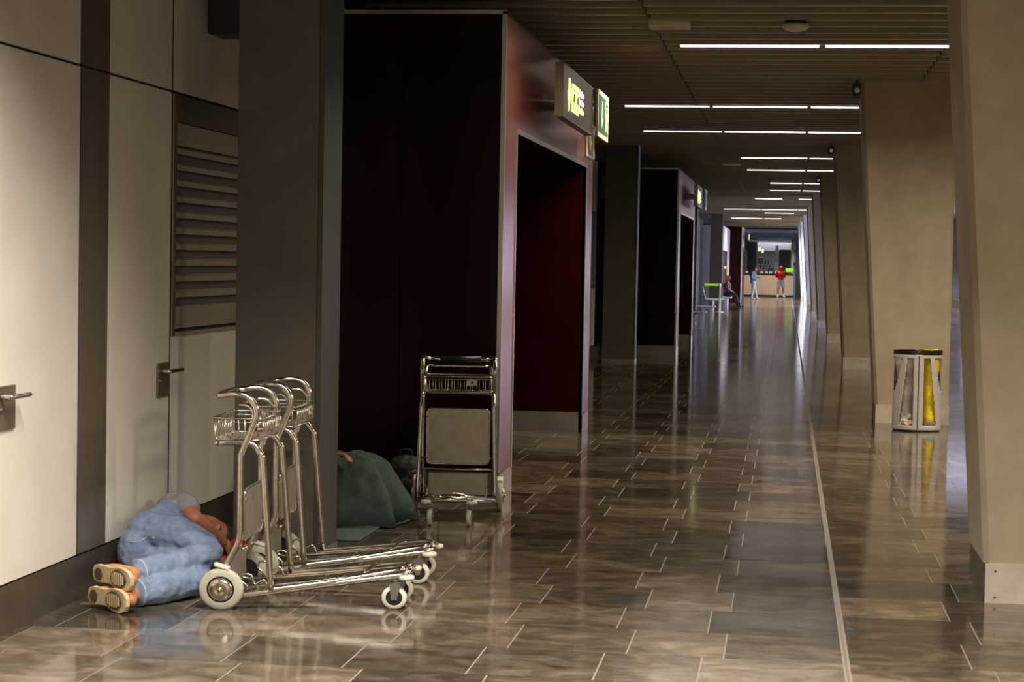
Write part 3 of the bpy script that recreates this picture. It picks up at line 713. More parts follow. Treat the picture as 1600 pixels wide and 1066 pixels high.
def shoe(ank, heel, toe, roll_up, upside):
    """a trainer lying on its side: sole faces away from the shin"""
    S = empty('shoe', (0, 0, 0)); S.parent = man; S.location = -Vector(man.location)
    heel = Vector(heel); toe = Vector(toe); a = (toe - heel); Ln = a.length; a.normalize(); up = Vector(roll_up); up = (up - a * up.dot(a)).normalized(); b2 = a.cross(up)
    rot = Matrix((a, b2, up)).transposed().to_4x4(); O = Matrix.Translation(heel) @ rot
    # outline of the sole in (a,b)
    prof = [(0, .0, .030), (.03, .0, .037), (.08, .003, .034), (.13, .004, .033), (.18, .0, .045), (.22, -.004, .047), (.255, -.004, .036), (.272, -.002, .015)]
    k = Ln / .272; prof = [(x, y, w * 1.22) for x, y, w in prof]
    def slab(z0, z1, grow, m, nm, par, bev=.003):
        bm = bmesh.new(); lo = []; hi = []
        L = [(x * k, y + w + grow) for x, y, w in prof] ; Rr = [(x * k, y - w - grow) for x, y, w in prof][::-1]
        pts = [(-.012 - grow, .018)] + L + Rr + [(-.012 - grow, -.018)]
        for (x, y) in pts: lo.append(bm.verts.new(O @ Vector((x, y, z0 + max(0, (x - .2) * .12))))); hi.append(bm.verts.new(O @ Vector((x, y, z1 + max(0, (x - .2) * .12)))))
        bm.faces.new(lo); bm.faces.new(hi[::-1])
        for i in range(len(pts)): bm.faces.new((lo[i], lo[(i + 1) % len(pts)], hi[(i + 1) % len(pts)], hi[i]))
        return link(nm, bm, m, par, bevel=bev)
    so = slab(0, .022, 0, M['sole'], 'sole', S)
    # tread: dark forefoot and heel pads with pale ribs
    def pad(x0, x1, w0, m, nm, z=-.004):
        bm = bmesh.new(); ps = []
        n = 10
        for i in range(n):
            an = 2 * PI * i / n; ps.append(((x0 + x1) / 2 + (x1 - x0) / 2 * math.cos(an), w0 * math.sin(an)))
        lo = [bm.verts.new(O @ Vector((x * k, y, z))) for x, y in ps]; hi = [bm.verts.new(O @ Vector((x * k, y, .002))) for x, y in ps]
        bm.faces.new(lo); 
        for i in range(n): bm.faces.new((lo[i], lo[(i + 1) % n], hi[(i + 1) % n], hi[i]))
        return link(nm, bm, m, so)
    pad(.13, .25, .044, M['sole_dark'], 'tread_pad'); pad(.008, .066, .030, M['sole_dark'], 'tread_pad')
    for x in (.150, .166, .182, .198, .214, .230):
        bm = bmesh.new()
        w = .030 if .16 < x < .22 else .022
        vs = [bm.verts.new(O @ Vector(((x + dx) * k, dy, dz))) for dz in (-.0085, -.003) for dx, dy in ((-.003, -w), (.003, -w), (.003, w), (-.003, w))]
        for q in ((0, 1, 2, 3), (4, 5, 6, 7), (0, 1, 5, 4), (1, 2, 6, 5), (2, 3, 7, 6), (3, 0, 4, 7)): bm.faces.new([vs[i] for i in q])
        link('tread_rib', bm, M['sole'], so)
    u = bmesh.new()
    def ue(p, r): ell(u, O @ Vector((p[0] * k, p[1], p[2])), r, rot, 14)
    ue((.04, 0, .045), (.042, .041, .045)); ue((.10, 0, .045), (.06, .040, .045)); ue((.18, -.002, .032), (.07, .048, .034)); ue((.215, -.003, .028), (.052, .048, .026))
    ankv = Vector(ank); ai = O.inverted() @ ankv
    limb(u, [(*(O @ Vector((.05 * k, 0, .05))), .040), (*(O @ Vector((.052 * k, 0, .085))), .040), (*ankv, .040)])
    up_ = remesh(link('shoe_upper', u, M['shoe_tan'], S), .007, 3)
    for i in range(5):
        x = (.095 + i * .02) * k; h = .096 - i * .010; bm = bmesh.new()
        tube(bm, smooth_path([O @ Vector((x, -.026, h - .016)), O @ Vector((x + .004, -.012, h)), O @ Vector((x, .012, h)), O @ Vector((x + .004, .026, h - .016))], 3), .0028, 6); link('lace', bm, M['orange_cloth'], up_)
    return S
shoe(anU, (-3.278, 8.845, .160), (-3.05, 8.695, .148), (.5, .86, .04), 1)
shoe(anL, (-3.275, 8.775, .064), (-3.045, 8.625, .060), (.5, .86, .02), 1)

# red bundle under the head
rb = empty('red_cloth_bundle', (-3.02, 10.16, 0)); tag(rb, 'red cloth bundle used as a pillow under the head of the sleeping person', 'bundle')
bm = bmesh.new(); ell(bm, (.03, -.02, .075), (.15, .17, .078)); ell(bm, (.10, -.12, .06), (.08, .10, .06)); ell(bm, (-.06, .06, .07), (.11, .12, .07))
rb1 = remesh(link('folded_cloth', bm, M['red_cloth'], rb), .010, 2, disp=.02, dsize=.06)
bm = bmesh.new(); tube(bm, smooth_path([(.12, -.2, .03), (.16, -.1, .09), (.14, .02, .12), (.08, .1, .12)], 5), .006, 6); link('cloth_cord', bm, M['red_cloth'], rb, smooth=True)

# --- person under the green blanket
pb = empty('person', (-2.9, 12.3, 0)); tag(pb, 'person hidden under a dark green blanket behind the grey column, one hand showing', 'person')
bo = bmesh.new()
ell(bo, (-2.80, 12.20, .19), (.13, .15, .16)); ell(bo, (-2.93, 12.36, .20), (.15, .17, .15)); ell(bo, (-3.02, 12.50, .20), (.15, .15, .16))
limb(bo, [(-2.80, 12.15, .26, .09), (-2.98, 12.0, .24, .07), (-2.86, 11.96, .14, .05), (-2.72, 12.1, .08, .04)])
limb(bo, [(-2.80, 12.15, .12, .09), (-2.95, 12.0, .10, .07), (-2.82, 11.97, .08, .05), (-2.70, 12.1, .07, .04)])
limb(bo, [(-3.05, 12.6, .22, .055), (-3.09, 12.72, .20, .05)])
hb_rot = frame_from((-.6, -.6, .3), (-.3, .8, 0)); head_into(bo, (-3.12, 12.83, .17), hb_rot)
limb(bo, [(-3.02, 12.42, .34, .06), (-3.02, 12.15, .42, .046), (-2.94, 11.98, .435, .042), (-2.85, 11.91, .445, .034)])
hand_into(bo, (-2.85, 11.91, .445), (.9, -.25, .05), (0, -.2, -1), 1, s=1.15, curl=.5)
rel(remesh(link('body', bo, M['skin']), .009, 3), pb)
bh = bmesh.new(); ell(bh, (-3.13, 12.86, .20), (.085, .09, .09)); rel(remesh(link('hair', bh, M['hair']), .01, 2, disp=.01, dsize=.015), pb)
bs_ = bmesh.new(); ell(bs_, (-3.03, 12.50, .20), (.165, .17, .175)); limb(bs_, [(-3.02, 12.42, .34, .075), (-3.02, 12.15, .425, .062), (-2.95, 12.04, .43, .055)])
rel(remesh(link('dark_jumper', bs_, M['bag']), .012, 3, disp=.01), pb)
bl = bmesh.new(); nr, na = 22, 96; rows_ = []
random.seed(3)
for i in range(nr + 1):
    t = i / nr; ring = []
    for k in range(na):
        a = 2 * PI * k / na
        fold = (math.sin(a * 9 + 1.3) * .5 + math.sin(a * 14 + 4) * .3 + math.sin(a * 5) * .4) * .055 * t ** 2.2
        fl_ = 1 + .10 * max(0, t - .8) * 5 * (1 + .6 * math.sin(a * 7))
        rx, ry = .385 * (t ** .8) * fl_ + fold, .44 * (t ** .8) * fl_ + fold
        z = .425 * (1 - t ** 3.0) ** .75 + .012
        z += .012 * math.sin(6 * a) * t * (1 - t) * 4
        ring.append(bl.verts.new((rx * math.cos(a), ry * math.sin(a), z)))
    rows_.append(ring)
for A, B in zip(rows_, rows_[1:]):
    for k in range(na): bl.faces.new((A[k], A[(k + 1) % na], B[(k + 1) % na], B[k]))
bmesh.ops.remove_doubles(bl, verts=bl.verts[:], dist=.0005)
bla = empty('blanket', (-2.80, 12.16, 0)); tag(bla, 'dark green woollen blanket draped over the person behind the grey column', 'blanket')
bo1 = link('wool_cloth', bl, M['blanket'], bla, smooth=True); sd = bo1.modifiers.new('solid', 'SOLIDIFY'); sd.thickness = .009
bo1['label'] = 'folded dark green wool'
t_ = bpy.data.textures.new('wool_folds', 'CLOUDS'); t_.noise_scale = .16; d_ = bo1.modifiers.new('folds', 'DISPLACE'); d_.texture = t_; d_.strength = .035; d_.mid_level = .5
bm = bmesh.new(); P = [(-.385 * 1.1 * math.cos(a), -.44 * 1.12 * math.sin(a)) for a in [PI * k / 24 for k in range(25)]]
tube(bm, [(x, y, .014) for x, y in P], .008, 6); link('hem', bm, M['blanket'], bla, smooth=True)
bm = bmesh.new(); box(bm, -3.32, -2.50, 11.22, 13.1, .001, .012)
mt = link('sleeping_mat', bm, M['mat'], bevel=.004); tag(mt, 'thin teal sleeping mat on the floor under the green blanket', 'mat')

# --- backpack beside the trolley
bp = empty('backpack', (-2.60, 13.12, 0), .2); tag(bp, 'dark backpack on the floor between the blanket and the lone trolley', 'backpack')
bm = bmesh.new(); ell(bm, (0, 0, .17), (.15, .12, .17)); ell(bm, (0, -.02, .10), (.155, .13, .10)); remesh(link('bag_body', bm, M['bag'], bp), .012, 3, disp=.03, dsize=.07)
bm = bmesh.new(); ell(bm, (.03, -.12, .12), (.10, .05, .08)); remesh(link('front_pocket', bm, M['bag'], bp), .01, 2, disp=.01)
bm = bmesh.new(); tube(bm, smooth_path([(-.04, 0, .33), (-.03, 0, .37), (.03, 0, .37), (.04, 0, .33)], 4), .007, 6); link('top_loop', bm, M['bag'], bp)
bm = bmesh.new(); ell(bm, (.07, -.13, .215), (.05, .02, .035)); remesh(link('olive_patch', bm, mat('olive_cloth', (.12, .11, .03), .8), bp), .006, 2, disp=.01)

# ------------------------------------------------------------------ recycling bin
bn = empty('recycling_bin', (1.383, 20.55, 0)); tag(bn, 'grey twin recycling bin with clear and yellow liners by the pillar', 'bin')
Aw, Bw = .245, .19
def opening(x, z, back):
    """true where the shell is cut away"""
    if back: return False
    if z < .066 or z > .765: return False
    u = (z - .066) / .70
    ax = abs(x)
    if .053 < ax < .190 - .075 * u: return True
    if z > .42 and ax > .160 + (.765 - z) * .20 and ax < .243: return True
    return False
bm = bmesh.new(); NZ = 60; NA = 150; grid = []
for i in range(NZ + 1):
    z = .012 + .79 * i / NZ
    grid.append([bm.verts.new((Aw * math.sin(2 * PI * k / NA), -Bw * math.cos(2 * PI * k / NA), z)) for k in range(NA)])
for i in range(NZ):
    for k in range(NA):
        a = 2 * PI * (k + .5) / NA; x = Aw * math.sin(a); z = .012 + .79 * (i + .5) / NZ
        if opening(x, z, math.cos(a) < -.25): continue
        bm.faces.new((grid[i][k], grid[i][(k + 1) % NA], grid[i + 1][(k + 1) % NA], grid[i + 1][k]))
sh = link('shell', bm, M['bin_grey'], bn); sd = sh.modifiers.new('solid', 'SOLIDIFY'); sd.thickness = .006; sd.offset = 1
for p in sh.data.polygons: p.use_smooth = True
def oval(name, z0, z1, grow, m, par=bn):
    bm = bmesh.new(); lo = [bm.verts.new(((Aw + grow) * math.sin(2 * PI * k / 60), -(Bw + grow) * math.cos(2 * PI * k / 60), z0)) for k in range(60)]
    hi = [bm.verts.new((v.co.x, v.co.y, z1)) for v in lo]
    bm.faces.new(lo); bm.faces.new(hi[::-1])
    for k in range(60): bm.faces.new((lo[k], lo[(k + 1) % 60], hi[(k + 1) % 60], hi[k]))
    return link(name, bm, m, par)
oval('base_ring', 0, .016, -.008, M['bin_rim'])
bx('base_plate', -.2, .2, -.12, .12, .016, .022, M['bin_grey'], bn)
bx('divider', -.006, .006, -Bw + .01, Bw - .01, .02, .78, M['bin_grey'], bn)
bx('front_post', -.004, .004, -Bw - .011, -Bw - .004, .03, .79, M['bin_rim'], bn)
for s_ in (-1, 1):
    bm = bmesh.new(); P = [(s_ * .012, -Bw - .004)] + [(s_ * (Aw + .008) * math.sin(a), -(Bw + .008) * math.cos(a)) for a in [PI * (.06 + .88 * k / 22) for k in range(23)]] + [(s_ * .012, Bw + .004)]
    n = len(P); o_lo = [bm.verts.new((x, y, .80)) for x, y in P]; o_hi = [bm.verts.new((x, y, .845)) for x, y in P]
    cx = s_ * .11
    i_lo = [bm.verts.new((cx + (x - cx) * .86, y * .86, .80)) for x, y in P]; i_hi = [bm.verts.new((cx + (x - cx) * .86, y * .86, .84)) for x, y in P]
    for k in range(n):
        q = (k + 1) % n
        bm.faces.new((o_lo[k], o_lo[q], o_hi[q], o_hi[k])); bm.faces.new((o_hi[k], o_hi[q], i_hi[q], i_hi[k])); bm.faces.new((i_lo[k], i_lo[q], i_hi[q], i_hi[k])); bm.faces.new((o_lo[k], o_lo[q], i_lo[q], i_lo[k]))
    link('lid_ring', bm, M['bin_rim'], bn)
    # liner: a half-oval sack bellied towards the bottom
    bm = bmesh.new(); rr = []
    for i in range(14):
        z = .045 + .78 * i / 13; k_ = .80 + .08 * math.sin(i * 1.3) if i < 13 else .86
        k_ *= .72 if i == 0 else 1
        ring = []
        for q in range(28):
            a = 2 * PI * q / 28; ring.append(bm.verts.new((s_ * .122 + .118 * k_ * math.cos(a), (Bw - .02) * k_ * math.sin(a) * (.9), z)))
        rr.append(ring)
    for A_, B_ in zip(rr, rr[1:]):
        for q in range(28): bm.faces.new((A_[q], A_[(q + 1) % 28], B_[(q + 1) % 28], B_[q]))
    bm.faces.new(rr[0])
    ln = link('liner', bm, M['liner_yellow' if s_ > 0 else 'liner_clear'], bn, smooth=True)
    t2 = bpy.data.textures.new('crinkle', 'CLOUDS'); t2.noise_scale = .05; dd = ln.modifiers.new('crinkle', 'DISPLACE'); dd.texture = t2; dd.strength = .022
    ln['label'] = 'crinkled yellow liner' if s_ > 0 else 'crinkled clear liner'
# bag edge folded over the rim
bm = bmesh.new(); tube(bm, [(.04 + .16 * k / 12, -.02 - .12 * math.sin(PI * k / 12), .846 + .012 * math.sin(k * 1.7) ** 2) for k in range(13)], .008, 6); link('liner_edge', bm, M['liner_yellow'], bn, smooth=True)
random.seed(5)
for (x, y, z, r, plab) in ((-.115, -.11, .10, .055, 'largest crumpled paper ball in the clear side of the bin'), (-.075, -.12, .085, .042, 'crumpled paper ball at the right of the clear bin compartment'), (-.15, -.09, .075, .04, 'crumpled paper ball at the left of the clear bin compartment'), (-.10, -.05, .07, .05, 'crumpled paper at the back of the clear bin compartment'), (-.085, -.125, .15, .03, 'small paper scrap on top of the litter in the clear bin compartment')):
    bm = bmesh.new(); bmesh.ops.create_icosphere(bm, subdivisions=2, radius=r, matrix=Matrix.Translation((x + 1.383, y + 20.55, z)))
    for v in bm.verts: v.co += Vector([random.uniform(-1, 1) * r * .22 for _ in range(3)])
    o = link('crumpled_paper', bm, M['paper']); tag(o, plab, 'rubbish', 'crumpled paper in the bin')
bx('refuse_block', .06, .19, -.13, .05, .03, .10, M['plinth'], bn, bevel=.01)

# ------------------------------------------------------------------ signs on the first portal, then the second
def lit_sign(y, label, x=-1.75):
    s = empty('hanging_sign', (x, y, 2.84)); tag(s, label, 'sign', 'lit signs on the portals')
    bx('sign_panel', -.06, 0, 0, 2.25, 0, .40, M['sign_body'], s)
    bx('end_cap', -.065, .003, -.006, .02, -.005, .405, M['sign_back'], s)
    bx('lower_edge', -.065, .004, 0, 2.25, -.012, .0, M['sign_back'], s); bx('top_edge', -.065, .004, 0, 2.25, .40, .408, M['sign_back'], s)
    for yy in (.75, 1.9): bx('bracket_arm', -.25, -.06, yy - .03, yy + .03, .18, .22, M['plinth'], s)
    # down arrow
    bm = bmesh.new()
    def poly(P, x0=0.0, x1=.006, b=None):
        b = b or bm
        A_ = [b.verts.new((x0, p, q)) for p, q in P]; B_ = [b.verts.new((x1, p, q)) for p, q in P]
        b.faces.new(A_); b.faces.new(B_[::-1])
        for i in range(len(P)): b.faces.new((A_[i], A_[(i + 1) % len(P)], B_[(i + 1) % len(P)], B_[i]))
    poly([(.37, .32), (.43, .32), (.43, .22), (.49, .22), (.40, .06), (.31, .22), (.37, .22)])
    link('arrow_symbol', bm, M['yellow_lit'], s)
    for y0 in (.60, .88):
        t = bx('symbol_square', .0, .006, y0, y0 + .21, .075, .30, M['yellow_lit'], s)
        bm = bmesh.new(); lathe(bm, [(.016, .006), (.016, .009)], 'x', (0, y0 + .105, .255), 12)
        poly([(y0 + .075, .225), (y0 + .135, .225), (y0 + .155, .16), (y0 + .12, .155), (y0 + .12, .095), (y0 + .09, .095), (y0 + .09, .155), (y0 + .055, .16)], .006, .009)
        link('figure_symbol', bm, M['black'], t)
    # three short lines of lettering, top two white, the last yellow
    for li, (z0, mm) in enumerate(((.245, 'white_lit'), (.175, 'white_lit'), (.105, 'yellow_lit'))):
        bm = bmesh.new(); yy = 1.12
        for k in range(6):
            h = .052 if k in (0, 3) else .036
            poly([(yy, z0), (yy + .022, z0), (yy + .022, z0 + h), (yy, z0 + h)])
            poly([(yy + .022, z0 + h * .35), (yy + .046, z0 + h * .35), (yy + .046, z0 + h * .7), (yy + .022, z0 + h * .7)]) 
            yy += .062
        link('lettering', bm, M[mm], s)
    return s
lit_sign(14.85, 'long bronze sign with yellow backlit symbols on the first portal')
lit_sign(37.3, 'small distant sign with yellow lit symbols on the second portal')
lit_sign(90.0, 'tiny yellow lit sign on the far portal by the kiosk', -1.80)
def exit_sign(y, label):
    s = empty('exit_sign', (-1.70, y, 2.83)); tag(s, label, 'sign', 'green exit signs')
    bx('board', -.02, 0, 0, 1.0, 0, .42, M['sign_white'], s); bx('green_field', 0, .004, .07, .93, .045, .375, M['sign_green'], s)
    bm = bmesh.new()
    def poly(P):
        A_ = [bm.verts.new((.004, p, q)) for p, q in P]; B_ = [bm.verts.new((.008, p, q)) for p, q in P]
        bm.faces.new(A_); bm.faces.new(B_[::-1])
        for i in range(len(P)): bm.faces.new((A_[i], A_[(i + 1) % len(P)], B_[(i + 1) % len(P)], B_[i]))
    poly([(.26, .33), (.34, .33), (.34, .18), (.42, .18), (.30, .08), (.18, .18), (.26, .18)])
    link('arrow_symbol', bm, M['sign_white'], s); bm = bmesh.new()
    poly([(.62, .07), (.65, .07), (.65, .33), (.86, .33), (.86, .07), (.89, .07), (.89, .36), (.62, .36)])
    link('door_symbol', bm, M['sign_white'], s); bm = bmesh.new()
    lathe(bm, [(.022, .004), (.022, .008)], 'x', (0, .74, .285), 12)
    poly([(.70, .255), (.78, .255), (.82, .20), (.80, .19), (.77, .22), (.77, .17), (.81, .08), (.77, .08), (.74, .15), (.71, .08), (.67, .08), (.71, .18), (.71, .22), (.68, .19), (.66, .2)])
    link('figure_symbol', bm, M['sign_white'], s)
    bx('arm', -.3, -.02, .48, .52, .3, .33, M['plinth'], s)
exit_sign(17.1, 'green exit sign in a pale frame at the end of the long lit sign'); exit_sign(39.6, 'small pale framed sign behind the second lit sign')
def plate(y, label):
    s = empty('plate_sign', (-1.998, y, 2.74)); tag(s, label, 'sign', 'small plates on the portals')
    bx('plate', 0, .008, 0, .72, 0, .36, M['portal_face'], s)
    bm = bmesh.new(); tube(bm, [(.010, .02, .02), (.010, .70, .02), (.010, .70, .34), (.010, .02, .34)], .014, 6, closed=True); link('plate_border', bm, M['sign_white'], s)
    bm = bmesh.new(); P = [(.31, .31), (.42, .31), (.42, .19), (.52, .19), (.365, .06), (.21, .19), (.31, .19)]
    A_ = [bm.verts.new((.008, p, q)) for p, q in P]; B_ = [bm.verts.new((.013, p, q)) for p, q in P]; bm.faces.new(A_); bm.faces.new(B_[::-1])
    for i in range(7): bm.faces.new((A_[i], A_[(i + 1) % 7], B_[(i + 1) % 7], B_[i]))
    link('arrow_symbol', bm, M['sign_white'], s)
plate(18.92, 'small white-bordered plate with a downward arrow, low on the first portal header')

# ------------------------------------------------------------------ benches and barrier
def bench(x, y, label):
    s = empty('bench', (x, y, 0)); tag(s, label, 'bench', 'white metal waiting benches')
    bx('seat', -.62, .02, 0, .9, .43, .455, M['white_paint'], s, bevel=.01); bx('beam', -.5, -.05, .3, .42, .38, .43, M['white_paint'], s)
    for (lx, ly) in ((-.35, .05), (-.12, .05), (-.35, .85), (-.12, .85)): bx('leg', lx - .03, lx + .03, ly - .02, ly + .02, 0, .43, M['white_paint'], s)
    bm = bmesh.new(); v = box(bm, -.70, -.64, .05, .85, .45, .85)
    for q in v:
        if q.co.z > .6: q.co.x -= .1
    link('backrest', bm, M['plinth'], s)
bench(-2.10, 50.6, 'nearer white metal bench past the second portal'); bench(-2.12, 57.6, 'farther white metal bench past the second portal'); bench(-2.3, 70.5, 'third white bench, farthest, by the barrier')
br = empty('barrier_post', (-2.38, 69.5, 0)); tag(br, 'pale barrier post with a green belt by the benches', 'barrier')
bm = bmesh.new(); lathe(bm, [(.16, 0), (.16, .02), (.03, .03), (.03, .93), (.045, .94), (.045, 1.02), (.02, 1.03)], 'z', (0, 0, 0), 16); link('post', bm, M['white_paint'], br)
bx('belt', -.55, 0, -.004, .004, .95, 1.02, M['green_glow'], br)

# ------------------------------------------------------------------ small far people
def figure(root_loc, label, J, top, bottom, shoes, hair, sleeves=True, shorts=False, face=(0, -1, 0), rz=0):
    r = empty('person', root_loc, rz); tag(r, label, 'person')
    bm = bmesh.new(); V = lambda k: Vector(J[k])
    ell(bm, V('pelvis'), (.15, .105, .12)); ell(bm, (V('pelvis') + V('chest')) / 2, (.13, .09, .16)); ell(bm, V('chest'), (.165, .105, .16))
    limb(bm, [L3(V('chest') + Vector((0, 0, .12)), .06), L3(V('head') - Vector((0, 0, .09)), .052)])
    head_into(bm, V('head'), frame_from(face, (0, 0, 1)), .98)
    for s in 'lr':
        limb(bm, [L3(V('sh' + s), .052), L3(V('el' + s), .042), L3(V('wr' + s), .028)])
        hand_into(bm, V('wr' + s), V('wr' + s) - V('el' + s), (0, 0, -1), 1 if s == 'l' else -1)
        limb(bm, [L3(V('hp' + s), .085), L3((V('hp' + s) + V('kn' + s)) / 2, .078), L3(V('kn' + s), .055), L3(V('kn' + s) * .6 + V('an' + s) * .4, .056), L3(V('an' + s), .038)])
        limb(bm, [L3(V('an' + s) - Vector((0, 0, .03)), .035), L3(V('ft' + s), .03)])
    remesh(link('body', bm, M['skin'], r), .011, 2)
    t = bmesh.new(); ell(t, V('chest'), (.185, .125, .18)); ell(t, (V('pelvis') + V('chest')) / 2, (.165, .115, .2)); ell(t, V('pelvis') + Vector((0, 0, .05)), (.17, .125, .12))
    for s in 'lr': limb(t, [L3(V('sh' + s), .066), L3(V('el' + s), .055)] + ([L3(V('wr' + s).lerp(V('el' + s), .15), .042)] if sleeves else []))
    remesh(link('top', t, M[top], r), .014, 3, disp=.015)
    b = bmesh.new(); ell(b, V('pelvis') - Vector((0, 0, .02)), (.168, .12, .13))
    for s in 'lr':
        if shorts: limb(b, [L3(V('hp' + s), .105), L3(V('kn' + s) * .8 + V('hp' + s) * .2, .085)])
        else: limb(b, [L3(V('hp' + s), .10), L3(V('kn' + s), .07), L3(V('an' + s) + Vector((0, 0, .02)), .055)])
    remesh(link('trousers' if not shorts else 'shorts', b, M[bottom], r), .014, 3, disp=.01)
    for s in 'lr':
        q = bmesh.new(); a, f = V('an' + s), V('ft' + s); limb(q, [(a.x, a.y, a.z - .02, .05), ((a.x + f.x) / 2, (a.y + f.y) / 2, a.z - .035, .045), (f.x, f.y, max(.04, a.z - .05), .04)])
        if shorts: limb(q, [(a.x, a.y, a.z, .048), (a.x, a.y, a.z + .12, .047)])
        remesh(link('shoe', q, M[shoes], r), .012, 2)
    h = bmesh.new(); H = V('head'); fw = Vector(face).normalized(); ell(h, H - fw * .03 + Vector((0, 0, .035)), (.088, .088, .082)); ell(h, H - fw * .055 - Vector((0, 0, .03)), (.07, .05, .09))
    remesh(link('hair', h, M[hair], r), .011, 2)
    return r
figure((-.33, 104.8, 0), 'person in a red hoodie and grey shorts standing at the kiosk counter', dict(pelvis=(0, 0, .93), chest=(0, -.02, 1.27), head=(.02, -.04, 1.58), shl=(-.18, 0, 1.38), shr=(.18, 0, 1.38), ell=(-.22, .08, 1.12), elr=(.22, .08, 1.12), wrl=(-.12, .28, 1.14), wrr=(.12, .28, 1.14),
       hpl=(-.09, 0, .88), hpr=(.09, 0, .88), knl=(-.12, .0, .48), knr=(.14, .02, .48), anl=(-.13, 0, .09), anr=(.17, 0, .09), ftl=(-.15, -.16, .04), ftr=(.22, -.14, .04)), 'red_cloth', 'grey_short', 'white_paint', 'red_cloth', shorts=True, face=(.2, .9, 0))
figure((-1.65, 97.0, 0), 'person in a blue-grey shirt and pale jeans walking by the kiosk counter', dict(pelvis=(0, 0, .90), chest=(-.03, 0, 1.23), head=(.08, 0, 1.52), shl=(-.05, -.17, 1.34), shr=(-.02, .17, 1.34), ell=(-.06, -.2, 1.07), elr=(0, .2, 1.07), wrl=(.20, -.14, 1.08), wrr=(.22, .14, 1.1),
       hpl=(0, -.09, .85), hpr=(0, .09, .85), knl=(-.02, -.09, .46), knr=(.09, .09, .46), anl=(-.08, -.09, .09), anr=(.16, .09, .09), ftl=(.06, -.09, .04), ftr=(.3, .09, .04)), 'blue_shirt', 'light_jeans', 'sole', 'hair', face=(1, -.1, 0))
bn2 = bx('bay_bench', -2.585, -2.2, 77.4, 79.2, .36, .42, M['white_paint']); tag(bn2, 'narrow pale bench along the lilac wall bay', 'bench')
for yy in (77.5, 79.0): bx('bench_leg', -2.45, -2.4, yy, yy + .05, 0, .36, M['white_paint'], bn2)
figure((-2.37, 78.2, 0), 'person with ochre hair and a dark top seated on the bench by the lilac wall', dict(pelvis=(0, 0, .54), chest=(-.03, 0, .86), head=(.02, 0, 1.18), shl=(-.02, -.17, .98), shr=(-.02, .17, .98), ell=(.02, -.22, .74), elr=(.02, .22, .74), wrl=(.2, -.15, .62), wrr=(.2, .15, .62),
       hpl=(0, -.09, .52), hpr=(0, .09, .52), knl=(.30, -.1, .50), knr=(.30, .1, .48), anl=(.42, -.1, .09), anr=(.50, .12, .09), ftl=(.56, -.1, .04), ftr=(.64, .12, .04)), 'copperware', 'dark_cloth', 'black', 'orange_cloth', face=(1, -.3, 0))

# ------------------------------------------------------------------ the kiosk at the end
we = bx('wall_end', -6, 9, 113, 113.3, 0, 4.2, M['grey_wall']); tag(we, kind='structure')
co = empty('kiosk_counter', (0, 107, 0)); tag(co, 'long pale wood kiosk counter at the end of the hall', 'counter')
bx('front_panel', -2.34, .46, 0, .6, .09, 1.20, M['counter'], co); bx('counter_top', -2.36, .47, -.04, .66, 1.20, 1.27, M['bin_rim'], co); bx('kick_plate', -2.33, .45, .03, .6, 0, .09, M['black'], co)
kb = empty('kiosk', (0, 107, 0)); tag(kb, 'blue and white portal frame around the kiosk', 'frame')
bx('blue_soffit', -2.4, .5, -.2, 3.0, 3.22, 3.56, M['blue_beam'], kb); bx('soffit_edge', -2.45, .5, -.25, -.2, 3.52, 3.70, M['lilac_wall'], kb); bx('blue_post', .36, .46, -.1, .2, 0, 3.3, M['blue_beam'], kb)
bx('light_band', -2.1, .3, .5, .6, 3.0, 3.14, M['white_paint'], kb); bx('white_post', .22, .36, .5, .7, 1.3, 3.1, M['white_paint'], kb)
bx('upper_wall', -1.7, .2, 3.4, 3.5, 2.55, 3.1, M['lilac_wall'], kb); bx('dark_cabinet', -2.25, -1.78, 2.4, 2.9, 0, 3.0, M['black'], kb); bx('cabinet_edge', -1.78, -1.70, 2.4, 2.9, 0, 3.0, M['copperware'], kb)
bx('inner_post', -.68, -.50, 2.8, 3.0, 2.1, 2.85, M['white_paint'], kb); bx('leaning_white_panel', -.72, -.48, 2.3, 2.4, 1.3, 1.95, M['white_paint'], kb); bx('dark_screen', -.46, .18, 2.6, 2.7, 1.3, 2.62, M['grey_wall'], kb)
bx('shelf', -1.65, -.85, 2.8, 3.1, 1.48, 1.53, M['counter'], kb); bx('shelf', -1.65, -.85, 2.8, 3.1, 1.78, 1.82, M['plinth'], kb)
random.seed(11)
def item(name, x, y, z, w, d, h, m, label, cat, grp=None):
    o = bx(name, x - w / 2, x + w / 2, y - d / 2, y + d / 2, z, z + h, m, bevel=min(w, h) * .15); tag(o, label, cat, grp); return o
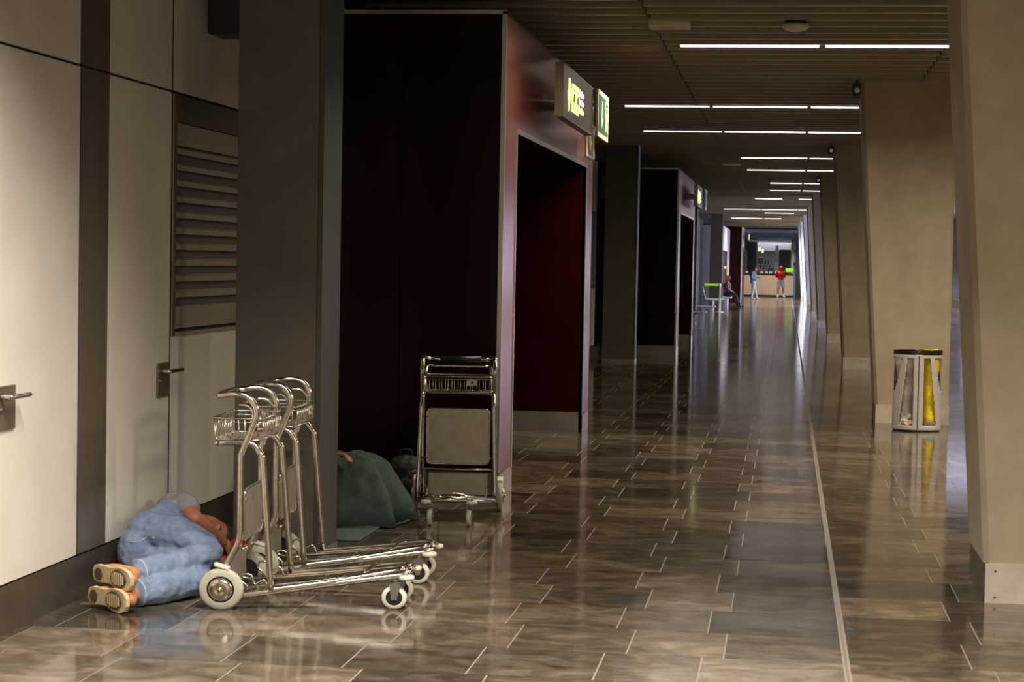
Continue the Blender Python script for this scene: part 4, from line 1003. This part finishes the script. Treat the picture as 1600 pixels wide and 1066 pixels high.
for k, x in enumerate((-2.2, -1.4, -1.12, -.9, -.62, .3)): item('napkin_box', x, 107.3, 1.27, .15, .12, .11, M['white_paint'], f'{["first", "second", "third", "fourth", "fifth", "sixth"][k]} small white box from the left on the kiosk counter', 'box', 'white boxes on the kiosk counter')
def bottle(x, y, z, m, lab, h=.24):
    bm = bmesh.new(); lathe(bm, [(.034, 0), (.036, .01), (.036, h * .6), (.014, h * .78), (.014, h)], 'z', (x, y, z), 12); o = link('bottle', bm, m); tag(o, lab, 'bottle', 'bottles behind the kiosk counter')
ORD = ['first', 'second', 'third', 'fourth', 'fifth']
for k in range(9): bottle(-1.6 + k * .09, 109.95, 1.53 if k % 2 else 1.82, [M['bottle'], M['black'], M['paper']][k % 3], f"{['green', 'black', 'pale'][k % 3]} bottle, {ORD[k // 2]} from left on the {'lower' if k % 2 else 'upper'} kiosk shelf")
for k in range(4): bottle(-.98 + k * .08, 107.4, 1.27, M['bottle'], f'tall green bottle, {ORD[k]} from left on the kiosk counter', .32)
item('menu_box', -1.5, 109.95, 1.83, .26, .2, .34, M['copperware'], 'purple-brown box on the kiosk shelf', 'box')
item('lime_board', .12, 107.2, 1.36, .42, .06, .24, M['green_glow'], 'lime green board standing on the kiosk counter', 'board')
item('card_reader', -.08, 107.2, 1.27, .24, .14, .10, M['black'], 'black machine on the counter beside the lime board', 'machine')
item('coffee_machine', -.92, 109.2, 1.27, .26, .3, .34, M['black'], 'dark coffee machine behind the kiosk counter', 'machine')
for z in (1.72, 2.42): item('loudspeaker', .40, 106.7, z, .12, .2, .18, M['black'], ('upper' if z > 2 else 'lower') + ' black loudspeaker on the blue kiosk post', 'speaker')
for i, (x, z) in enumerate(((-1.56, 2.5), (-1.38, 2.42))):
    L_ = empty('pendant_lamp', (x, 109, z)); tag(L_, ('left' if i == 0 else 'right') + ' lit pendant lamp hanging inside the kiosk', 'lamp', 'kiosk pendant lamps')
    bm = bmesh.new(); lathe(bm, [(.03, .22), (.05, .16), (.055, .06), (.03, 0)], 'z', (0, 0, 0), 14); link('shade', bm, M['pendant'], L_, smooth=True)
    bm = bmesh.new(); tube(bm, [(0, 0, .22), (0, 0, 1.0)], .006, 5); link('cord', bm, M['black'], L_)
